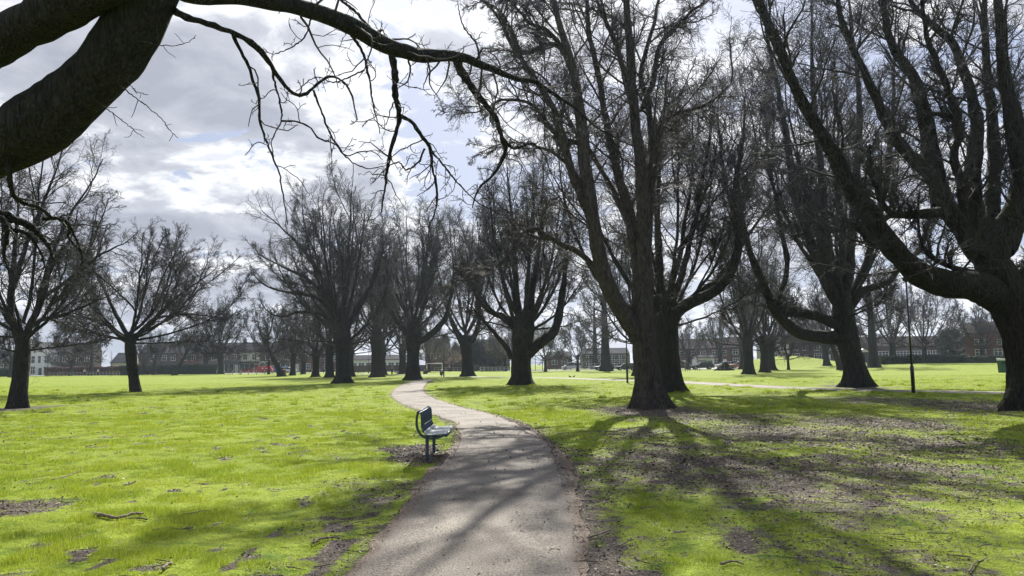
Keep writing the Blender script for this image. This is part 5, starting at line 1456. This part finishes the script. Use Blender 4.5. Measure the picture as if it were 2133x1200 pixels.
# roads beyond the lawn
def sheet(name, pts, mat, label, z=.02, n=60):
    A_, B_ = pts; V = []
    for t_ in np.linspace(0, 1, n):
        for e in (0, .5, 1):
            p = np.array(A_[0]) * (1 - e) * (1 - t_) + np.array(A_[1]) * (1 - e) * t_ + np.array(B_[0]) * e * (1 - t_) + np.array(B_[1]) * e * t_; V.append((p[0], p[1], float(hgt(p[0], p[1])) + z))
    F = []
    for i in range(n - 1):
        for e in (0, 1): a = i * 3 + e; F.append((a, a + 3, a + 4, a + 1))
    m = MB(); m.add(V, F); tag(m.build(name, MAT[mat]), label, 'road', kind='structure')
sheet('street_pavement', (((-160, 196), (32, 178)), ((-160, 199.5), (32, 182))), 'road', 'grey pavement along the far edge of the lawn', .05)
sheet('street', (((-160, 200), (120, 182.5)), ((-160, 214), (120, 190))), 'road', 'street running behind the park', .03)
sheet('parking_strip', (((2, 168), (50, 155)), ((2, 180), (50, 170))), 'road', 'parking strip with a row of cars', .04)


# ---- vehicles
def car(px, d, color, label, face=1, kind='hatch', g='vehicles parked along the park', rz=0.0):
    x = X_at(px, d); t = empty('parked_car' if kind != 'van' else 'parked_van', (x, d, float(hgt(x, d)) + .05), rz, label, 'car' if kind != 'van' else 'van', g); t.scale = (face, 1, 1)
    hw = .86 if kind != 'van' else .98
    P = {'hatch': dict(L=4.2, body=[(-2.1, .32), (2.1, .32), (2.13, .55), (2.05, .88), (-2.0, .86), (-2.12, .70)], cab=[(-1.15, .86), (2.0, .88), (1.75, 1.38), (1.1, 1.46), (-.2, 1.46), (-.55, 1.36)], wx=(-1.3, 1.28)),
         'saloon': dict(L=4.7, body=[(-2.35, .30), (2.35, .30), (2.36, .60), (2.25, .93), (1.4, .95), (-1.2, .90), (-2.2, .78), (-2.36, .62)], cab=[(-1.2, .90), (1.75, .94), (1.1, 1.38), (.5, 1.44), (-.1, 1.43), (-.5, 1.34)], wx=(-1.45, 1.42)),
         'estate': dict(L=4.7, body=[(-2.35, .30), (2.35, .30), (2.38, .60), (2.30, .93), (1.4, .95), (-1.1, .90), (-2.2, .80), (-2.36, .62)], cab=[(-1.1, .90), (2.28, .93), (1.85, 1.40), (1.2, 1.47), (-.1, 1.45), (-.4, 1.38)], wx=(-1.45, 1.42)),
         'mpv': dict(L=4.5, body=[(-2.25, .32), (2.25, .32), (2.28, .6), (2.22, 1.0), (-1.6, .98), (-2.2, .80), (-2.27, .6)], cab=[(-1.62, .98), (2.2, 1.0), (2.05, 1.58), (1.7, 1.68), (-.2, 1.68), (-.75, 1.55)], wx=(-1.4, 1.4)),
         'van': dict(L=5.4, body=[(-2.7, .35), (2.7, .35), (2.7, 2.25), (2.6, 2.35), (-1.1, 2.35), (-1.35, 2.25), (-1.9, 1.35), (-2.6, 1.1), (-2.72, .8)], cab=[(-1.78, 1.38), (-.75, 1.38), (-.75, 2.05), (-1.42, 2.05)], wx=(-1.75, 1.7))}[kind]
    m = MB(); m.prism(P['body'], -hw, hw); m.build('body', MAT[color], t, bevel=.06)
    c = MB(); k = hw - .09 if kind != 'van' else hw + .01; c.prism(P['cab'], -k, k); c.build('windows', MAT['glass'], t, bevel=.03 if kind != 'van' else 0)
    if kind != 'van':
        cab = P['cab']; r = MB(); top = [p for p in cab if p[1] > 1.32]; r.prism([(p[0], p[1] + .015) for p in top] + [(p[0] - .02, p[1] - .05) for p in top[::-1]], -k - .01, k + .01); r.build('roof', MAT[color], t)
        for fx in ((cab[2][0] + cab[5][0]) / 2, cab[2][0] - .25):
            q = MB(); q.prism([(fx - .04, .9), (fx + .05, .9), (fx + .03, 1.38), (fx - .06, 1.38)], -k - .012, k + .012); q.build('pillar', MAT[color], t)
    for wx in P['wx']:
        for s in (-1, 1):
            w_ = MB(); w_.tube([(wx, s * hw - .10 * s, .32), (wx, s * hw + .03 * s, .32)], .32, S=18); w = w_.build('wheel', MAT['tyre'], t)
            r_ = MB(); r_.tube([(wx, s * (hw + .031), .32), (wx, s * (hw + .045), .32)], .19, S=12); r_.build('rim', MAT['rim'], w)
    Lh = P['L'] / 2
    for s in (-1, 1):
        h_ = MB(); h_.box(-Lh - .03, -Lh + .2, s * (hw - .18) - .16, s * (hw - .18) + .16, .62, .78); h_.build('headlight', MAT['lamp_glass'], t)
        h_ = MB(); h_.box(Lh - .15, Lh + .04, s * (hw - .12) - .10, s * (hw - .12) + .10, .70, .88); h_.build('tail_light', MAT['tail'], t)
    return t
car(1190, 172, 'car_silver', 'silver people carrier parked behind the small green-budding tree', 1, 'mpv')
car(1243, 186, 'car_silver', 'pale silver car seen through the branches right of the people carrier', -1, 'hatch')
car(1258, 158, 'car_black', 'black car parked behind the tall straight bare trunk', 1, 'hatch')
car(1287, 165, 'car_silver', 'silver saloon car behind the black car by the lamp post', -1, 'saloon')
car(1304, 152, 'car_black', 'black car parked behind the black lamp post by the forked tree', 1, 'hatch')
car(1360, 158, 'car_white', 'white car peeping out between the forked tree and the tree behind', -1, 'hatch')
car(1416, 155, 'car_blue', 'dark blue car parked just right of the massive trunk', -1, 'mpv')
car(1462, 153, 'car_black', 'long black estate car parked before the white garage', 1, 'estate')
car(1512, 160, 'car_white', 'white car half hidden behind the tree stump', 1, 'saloon')
car(1541, 156, 'car_orange', 'orange estate car behind the slim tree right of the stump', 1, 'estate')
car(990, 172, 'car_black', 'low black car behind the vase-shaped tree', 1, 'saloon')
car(556, 206, 'car_red', 'red delivery van with a white patch on its side', -1, 'van', 'vans on the far street')
t = car(516, 210, 'car_red', 'smaller red van left of the red delivery van', 1, 'mpv', 'vans on the far street'); t.scale = (.72, .72, .72)
t = car(588, 204, 'van_blue', 'blue van behind the leaning tree', -1, 'van', 'vans on the far street'); t.scale = (-.75, .75, .75)
car(600, 190, 'car_white', 'white car in front of the blue van', -1, 'hatch', 'vans on the far street')
for o in list(scene.objects):
    if o.get('label', '').startswith('red delivery van'):
        m = MB()
        for (a, b_, c, d_) in ((.9, 1.5, 1.35, 1.6), (1.0, 1.35, 1.72, 1.85), (-.6, .2, 1.45, 1.6)): m.box(a, b_, -.995, -.981, c, d_)
        m.build('marking', MAT['white'], o); o.scale = (-.78, .78, .78)


# ---- court fence, goal, rails, bollards, stakes
def court_fence():
    d = 172; x0, x1 = X_at(1100, d), X_at(1312, d + 12)
    t = empty('ball_court_fence', (x0, d, 0), math.atan2(12, x1 - x0), 'tall dark mesh fence round the ball court in the middle distance', 'fence'); L_ = math.hypot(x1 - x0, 12); n = 15
    for i in range(n + 1):
        m = MB(); m.box(L_ * i / n - .05, L_ * i / n + .05, -.05, .05, -.1, 3.6); m.build('post', MAT['net'], t)
    for z in (.1, 1.8, 3.5):
        m = MB(); m.box(0, L_, -.03, .03, z, z + .06); m.build('rail', MAT['net'], t)
    m = MB()
    for k in range(int(L_ / .3)): m.box(k * .3, k * .3 + .012, -.006, .006, .1, 3.5)
    for k in range(14): m.box(0, L_, -.005, .005, .2 + k * .25, .212 + k * .25)
    m.build('mesh_panel', MAT['net'], t)
court_fence()


def goal(px0, px1, d):
    x0, x1 = X_at(px0, d), X_at(px1, d); t = empty('football_goal', ((x0 + x1) / 2, d, 0), 0, 'white football goal frame beyond the litter bin', 'goal'); w = (x1 - x0) / 2
    for s in (-1, 1): m = MB(); m.tube([(s * w, 0, 0), (s * w, 0, 1.9)], .06, S=8); m.build('post', MAT['white'], t, True)
    m = MB(); m.tube([(-w, 0, 1.9), (w, 0, 1.9)], .06, S=8); m.build('crossbar', MAT['white'], t, True)
    for s in (-1, 1): m = MB(); m.tube([(s * w, 0, 1.9), (s * w, 1.2, 0)], .04, S=6); m.build('stay', MAT['white'], t, True)
goal(889, 921, 142)


def rail_run(px0, px1, d, label, n=9, h=1.0, mat='white', name='guard_rail'):
    x0, x1 = X_at(px0, d), X_at(px1, d); t = empty(name, (x0, d, 0), 0, label, 'railing'); w = x1 - x0
    for i in range(n + 1): m = MB(); m.box(w * i / n - .05, w * i / n + .05, -.05, .05, -.05, h); m.build('post', MAT[mat], t)
    for z in (h * .5, h - .06): m = MB(); m.box(0, w, -.03, .03, z, z + .07); m.build('rail', MAT[mat], t)
rail_run(1000, 1075, 170, 'pale metal railing left of the stout middle tree', 9)
rail_run(905, 985, 176, 'grey metal railing behind the football goal', 10, mat='steel')
rail_run(100, 250, 188, 'grey railing along the foot of the reddish hedge', 22, mat='steel', h=.9)

first = None
for i in range(17):
    px = 452 + i * 16.5; d = 168; x = X_at(px, d)
    if first is None:
        first = empty('bollard', (x, d, float(hgt(x, d))), 0, 'slim grey bollard in the long row along the far edge of the left lawn', 'bollard', 'bollards along the far edge of the left lawn')
        m = MB(); m.tube([(0, 0, -.1), (0, 0, .95), (0, 0, 1.0)], [.07, .07, .03], S=10); m.build('shaft', MAT['steel'], first, True)
        m = MB(); m.tube([(0, 0, .80), (0, 0, .86)], .075, S=10); m.build('band', MAT['white'], first, True)
    else:
        c = copy_tree(first); c.location = (x, d, float(hgt(x, d)))


def sapling(px, d, label, h=4.0, stakes=2):
    x = X_at(px, d); rng = np.random.default_rng(int(px)); t = empty('sapling', (x, d, float(hgt(x, d))), 0, label, 'sapling', 'staked young trees')
    P = np.array([[0, 0, -.1], [.02, 0, h * .35], [0, .02, h * .7], [.03, 0, h]]); P = resamp(P, 12); a = []; R = np.linspace(.045, .012, 12); add_tubes(a, P[None], R[None], 6)
    link('trunk', acc_mesh('trunk', a, MAT['bark']), t); c = []; p, r = grow(rng, P[None], R[None], 16, .4, .3, (25, 50), .1, .12, 6, .7, .015, .006); add_tubes(c, p, r, 4)
    p, r = grow(rng, p, r, 6, .2, .45, (30, 50), .05, .15, 4, .7, .008, .005); add_tubes(c, p, r, 3); link('crown', acc_mesh('crown', c, MAT['twig']), t)
    for s in (-1, 1)[:stakes]: m = MB(); m.box(s * .35 - .035, s * .35 + .035, -.035, .035, -.2, 1.5); m.build('stake', MAT['wood_post'], t)
sapling(1422, 128, 'staked young tree in front of the dark blue car'); sapling(1432, 126, 'staked young tree left of the small bare tree by the estate car', 3.6)
sapling(1452, 134, 'staked young tree in front of the black estate car', 3.4); sapling(1504, 132, 'staked young tree beside the tree stump', 4.2)
sapling(128, 170, 'thin staked young tree by the railing and the reddish hedge', 4.5); sapling(232, 165, 'thin staked young tree just left of the small round-crowned tree', 5.0); sapling(100, 168, 'thin staked young tree in front of the white gabled house', 4.5)
sapling(500, 160, 'thin young tree left of the red delivery van', 5.5); sapling(478, 160, 'thin young tree before the shop with green sign', 6.5)


def stump():
    x = X_at(1509, 133); rng = np.random.default_rng(4); t = empty('tree_stump', (x, 133, 0), 0, 'upturned dark tree stump lying in front of the white car', 'tree stump')
    n, k = 28, 14; V = []
    for j in range(k):
        f = j / (k - 1); r = .95 * (1 - f) ** .5 * (1 + .2 * math.sin(3 * f * 5)) + .12
        for i in range(n):
            a = i / n * 6.283; rr = r * (1 + .35 * (vnoise(np.array([a * 1.6 + 3]), np.array([f * 4.0]), 7)[0] - .3)); V.append((rr * math.cos(a) * 1.0 + .2 * f, rr * math.sin(a) * .7, f * 1.65 - .05))
    F = [(j * n + i, j * n + (i + 1) % n, (j + 1) * n + (i + 1) % n, (j + 1) * n + i) for j in range(k - 1) for i in range(n)] + [tuple(range((k - 1) * n, k * n))]
    m = MB(); m.add(V, F); m.build('stump_body', MAT['bark'], t, True)
    for a, L_ in ((0.1, 1.9), (3.0, 1.9), (.5, 1.3), (2.5, 1.4), (4.5, 1.2)):
        m = MB(); m.tube([(.4 * math.cos(a), .4 * math.sin(a), .35), (L_ * .6 * math.cos(a), L_ * .6 * math.sin(a), .28), (L_ * math.cos(a), L_ * math.sin(a), .02)], [.3, .22, .07], S=10); m.build('root', MAT['bark'], t, True)
stump()


def shelter():
    d = 150; x = X_at(1796, d); zb = float(hgt(x, d)); t = empty('park_shelter', (x, d, zb), 0, 'small shelter with a low pitched roof right of the two-armed trunk', 'shelter')
    for s in (-1, 1): m = MB(); m.box(s * .95 - .06, s * .95 + .06, -.06, .06, -.2, 2.5); m.build('post', MAT['post'], t)
    m = MB(); m.prism([(-1.25, 2.45), (1.25, 2.45), (0, 3.1)], -1, 1); m.build('roof', MAT['white'], t); m = MB(); m.box(-.9, .9, .5, .56, .6, 2.3); m.build('back_panel', MAT['car_blue'], t)
shelter()


# ---- people, dog, birds
def skin_obj(name, verts, edges, radii, mat, parent=None, root=0, lv=1):
    me = bpy.data.meshes.new(name); me.from_pydata([tuple(v) for v in verts], edges, []); me.materials.append(MAT[mat]); o = link(name, me, parent)
    s = o.modifiers.new('skin', 'SKIN'); me.skin_vertices or None
    if not me.skin_vertices: bpy.context.view_layer.update()
    for i, v in enumerate(me.skin_vertices[0].data): v.radius = (radii[i], radii[i]); v.use_root = (i == root)
    o.modifiers.new('subd', 'SUBSURF').levels = lv; o.modifiers['subd'].render_levels = lv
    return o


def person(px, d, label, top='fabric_dark', leg='fabric_dark', pose='stand', rz=0.0, s=1.0, zoff=0.0, group=None):
    x = X_at(px, d); t = empty('person', (x, d, float(hgt(x, d)) + zoff), rz, label, 'person', group); t.scale = (s, s, s)
    if pose == 'stand':
        J = dict(pel=(0, 0, .95), ch=(0, 0, 1.28), nk=(0, 0, 1.48), hd=(0, -.02, 1.58), ht=(0, -.01, 1.70), hl=(-.10, 0, .90), kl=(-.11, -.02, .50), al=(-.11, .02, .09), tl=(-.11, -.14, .04),
                 hr=(.10, 0, .90), kr=(.12, -.04, .50), ar=(.13, .02, .09), tr=(.13, -.14, .04), sl=(-.19, 0, 1.40), el=(-.25, .02, 1.13), wl=(-.26, -.08, .90), gl=(-.26, -.12, .80), sr=(.19, 0, 1.40), er=(.25, .02, 1.13), wr=(.27, -.10, .92), gr=(.27, -.15, .83))
    else:
        J = dict(pel=(0, 0, .12), ch=(0, .06, .45), nk=(0, .03, .66), hd=(0, -.01, .76), ht=(0, .0, .88), hl=(-.10, -.02, .12), kl=(-.16, -.36, .46), al=(-.14, -.62, .10), tl=(-.14, -.76, .05),
                 hr=(.10, -.02, .12), kr=(.17, -.38, .44), ar=(.15, -.64, .10), tr=(.15, -.78, .05), sl=(-.19, .04, .58), el=(-.26, -.1, .36), wl=(-.15, -.32, .44), gl=(-.10, -.40, .47), sr=(.19, .04, .58), er=(.26, -.1, .36), wr=(.15, -.32, .44), gr=(.10, -.42, .47))
    K = list(J); E = [('pel', 'ch'), ('ch', 'nk'), ('nk', 'hd'), ('hd', 'ht'), ('pel', 'hl'), ('hl', 'kl'), ('kl', 'al'), ('al', 'tl'), ('pel', 'hr'), ('hr', 'kr'), ('kr', 'ar'), ('ar', 'tr'), ('ch', 'sl'), ('sl', 'el'), ('el', 'wl'), ('wl', 'gl'), ('ch', 'sr'), ('sr', 'er'), ('er', 'wr'), ('wr', 'gr')]
    Rr = dict(pel=.13, ch=.14, nk=.055, hd=.085, ht=.075, hl=.10, kl=.065, al=.045, tl=.04, hr=.10, kr=.065, ar=.045, tr=.04, sl=.065, el=.045, wl=.032, gl=.035, sr=.065, er=.045, wr=.032, gr=.035)
    skin_obj('body', [J[k] for k in K], [(K.index(a), K.index(b)) for a, b in E], [Rr[k] for k in K], 'skin', t)
    def sub(nm, keys, ed, mat, k=1.18):
        skin_obj(nm, [J[q] for q in keys], [(keys.index(a), keys.index(b)) for a, b in ed], [Rr[q] * k + .006 for q in keys], mat, t)
    sub('top', ['pel', 'ch', 'sl', 'el', 'wl', 'sr', 'er', 'wr'], [('pel', 'ch'), ('ch', 'sl'), ('sl', 'el'), ('el', 'wl'), ('ch', 'sr'), ('sr', 'er'), ('er', 'wr')], top)
    sub('trousers', ['pel', 'hl', 'kl', 'al', 'hr', 'kr', 'ar'], [('pel', 'hl'), ('hl', 'kl'), ('kl', 'al'), ('pel', 'hr'), ('hr', 'kr'), ('kr', 'ar')], leg, 1.14)
    h = J['ht']; m = MB(); m.tube([(h[0], h[1] + .02, h[2] - .10), (h[0], h[1] + .03, h[2] - .02), (h[0], h[1] + .01, h[2] + .05), (h[0], h[1], h[2] + .09)], [.09, .105, .085, .02], S=12); m.build('hair', MAT['hair'], t, True)
    return t
person(816.6, 131, 'standing person in a pinkish top and dark trousers with a dog', 'fabric_pink', rz=2.6)
person(177, 178, 'person in a white top by the reddish hedge', 'fabric_white', rz=.8, group='people by the reddish hedge'); person(183.5, 178.5, 'small figure in red beside the person in the white top', 'fabric_red', s=.66, rz=-.8, group='people by the reddish hedge')
person(205, 180, 'person in a pale top standing alone right of the small figure in red', 'fabric_white', rz=1.5, group='people by the reddish hedge')
person(884, 132, 'person sitting on the grass beyond the path, left of a pair', 'fabric_dark', pose='sit', rz=.6, group='people sitting on the grass'); person(888.5, 132.6, 'person sitting on the grass beyond the path, right of a pair', 'fabric_dark', pose='sit', rz=-.6, group='people sitting on the grass')
person(936, 162, 'standing person in a blue top near the grey railing', 'fabric_blue', rz=.5); person(841, 158, 'standing person in a blue top behind the arched tree', 'fabric_blue', rz=2.5); person(1310, 146, 'person walking behind the lamp post by the forked tree', 'fabric_dark', rz=1.6)
person(1431, 150, 'person standing by the dark blue car', 'fabric_dark', rz=1.2)


def far_bench():
    d = 134; x = X_at(587, d); t = empty('park_bench', (x, d, 0), 0, 'small far bench with a seated person at the foot of the leaning tree', 'bench')
    m = MB(); m.box(-.8, .8, -.22, .22, .42, .46); m.build('seat', MAT['wood_post'], t); m = MB(); m.box(-.8, .8, .24, .28, .55, .88); m.build('backrest', MAT['wood_post'], t)
    for s in (-1, 1): m = MB(); m.box(s * .7 - .04, s * .7 + .04, -.2, .24, 0, .42); m.box(s * .7 - .03, s * .7 + .03, .245, .275, 0, .55); m.build('leg', MAT['post'], t)
    person(592, d - .02, 'person in red trousers sitting on the far bench', 'fabric_dark', 'fabric_red', 'sit', .3, 1.0, .40)
far_bench()


def dog():
    d = 130.5; x = X_at(825, d); t = empty('dog', (x, d, float(hgt(x, d))), math.radians(15), 'pale dog standing beside the person in the pinkish top', 'dog')
    J = dict(pel=(.28, 0, .50), bl=(.08, 0, .47), ch=(-.18, 0, .48), nk=(-.34, 0, .62), hd=(-.42, 0, .72), mz=(-.54, 0, .69), hl=(.30, .08, .42), sl_=(.22, .09, .30), hk=(.34, .09, .18), pl=(.30, .09, .03), hr=(.30, -.08, .42), sr_=(.22, -.09, .30), hkr=(.34, -.09, .18), pr_=(.30, -.09, .03),
             fl=(-.20, .08, .36), wl=(-.18, .08, .18), fp=(-.21, .08, .03), fr=(-.20, -.08, .36), wr=(-.18, -.08, .18), fpr=(-.21, -.08, .03), t1=(.40, 0, .56), t2=(.52, 0, .68))
    K = list(J); E = [('pel', 'bl'), ('bl', 'ch'), ('ch', 'nk'), ('nk', 'hd'), ('hd', 'mz'), ('pel', 'hl'), ('hl', 'sl_'), ('sl_', 'hk'), ('hk', 'pl'), ('pel', 'hr'), ('hr', 'sr_'), ('sr_', 'hkr'), ('hkr', 'pr_'), ('ch', 'fl'), ('fl', 'wl'), ('wl', 'fp'), ('ch', 'fr'), ('fr', 'wr'), ('wr', 'fpr'), ('pel', 't1'), ('t1', 't2')]
    R = {k: .035 for k in K}; R.update(pel=.11, bl=.10, ch=.14, nk=.075, hd=.075, mz=.035, hl=.07, hr=.07, fl=.05, fr=.05, t1=.025, t2=.015, hk=.022, hkr=.022, wl=.025, wr=.025)
    skin_obj('body', [J[k] for k in K], [(K.index(a), K.index(b)) for a, b in E], [R[k] for k in K], 'fur', t)
    for s in (-1, 1): m = MB(); m.add([(-.40, s * .05, .76), (-.36, s * .08, .76), (-.37, s * .07, .86), (-.36, s * .04, .77)], [(0, 1, 2), (1, 3, 2), (3, 0, 2), (0, 3, 1)]); m.build('ear', MAT['fur'], t)
dog()


def bird(px, py, label, rz):
    b = G(px, py); t = empty('bird', b, rz, label, 'bird', 'birds on the grass by the crossing path')
    skin_obj('body', [(.20, 0, .12), (.06, 0, .16), (-.06, 0, .20), (-.13, 0, .28), (-.20, 0, .27)], [(0, 1), (1, 2), (2, 3), (3, 4)], [.015, .06, .07, .04, .010], 'feather', t, 1)
    for s in (-1, 1): m = MB(); m.tube([(0, s * .03, 0), (0, s * .03, .14)], .008, S=5); m.build('leg', MAT['feather'], t)
    for s in (-1, 1): m = MB(); m.prism([(.20, .14), (.02, .24), (-.06, .22), (.0, .15)], s * .07 - .008, s * .07 + .008); m.build('wing', MAT['feather'], t)
bird(1187, 788.5, 'left one of two black birds on the grass', .5); bird(1196, 787.8, 'right one of two black birds on the grass', 2.2)


def bicycle():
    d = 138; x = X_at(749, d); t = empty('bicycle', (x, d, float(hgt(x, d))), .3, 'bicycle standing on the grass left of the path junction', 'bicycle')
    for wx in (-.5, .5):
        m = MB(); m.tube([(wx + .33 * math.cos(a), 0, .34 + .33 * math.sin(a)) for a in np.linspace(0, 6.283, 25)], .022, S=6, cap=False); w = m.build('wheel', MAT['tyre'], t, True)
        k = MB()
        for a in np.linspace(0, 3.14, 7)[:-1]: k.tube([(wx - .32 * math.cos(a), 0, .34 - .32 * math.sin(a)), (wx + .32 * math.cos(a), 0, .34 + .32 * math.sin(a))], .003, S=4)
        k.build('spokes', MAT['steel'], w)
    m = MB()
    for p, q in (((-.5, .34), (-.12, .32)), ((-.12, .32), (-.22, .80)), ((-.5, .34), (-.20, .72)), ((-.20, .72), (.32, .76)), ((-.12, .32), (.34, .68)), ((.5, .34), (.30, .92))): m.tube([(p[0], 0, p[1]), (q[0], 0, q[1])], .02, S=6)
    m.build('frame', MAT['car_blue'], t, True); m = MB(); m.box(-.32, -.12, -.06, .06, .80, .84); m.build('saddle', MAT['tyre'], t, bevel=.01)
    m = MB(); m.tube([(.26, -.26, .94), (.30, 0, .92), (.26, .26, .94)], .015, S=6); m.build('handlebar', MAT['steel'], t, True)
bicycle()

# ------------------------------------------------------------------ haze
def build_haze(density=0.0002):
    m = bpy.data.materials.new('haze_air'); m.use_nodes = True; nt = m.node_tree; nt.nodes.clear()
    out = NN(nt, 'ShaderNodeOutputMaterial'); v = NN(nt, 'ShaderNodeVolumePrincipled')
    v.inputs['Color'].default_value = (.70, .84, 1.0, 1); v.inputs['Density'].default_value = density; v.inputs['Anisotropy'].default_value = 0.55
    nt.links.new(v.outputs[0], out.inputs['Volume'])
    b = MB(); b.box(-1010, 1010, -20, 1215, -1.5, 45)
    tag(b.build('haze', m), 'thin bluish haze in the air over the whole park', 'haze', kind='stuff')
build_haze()
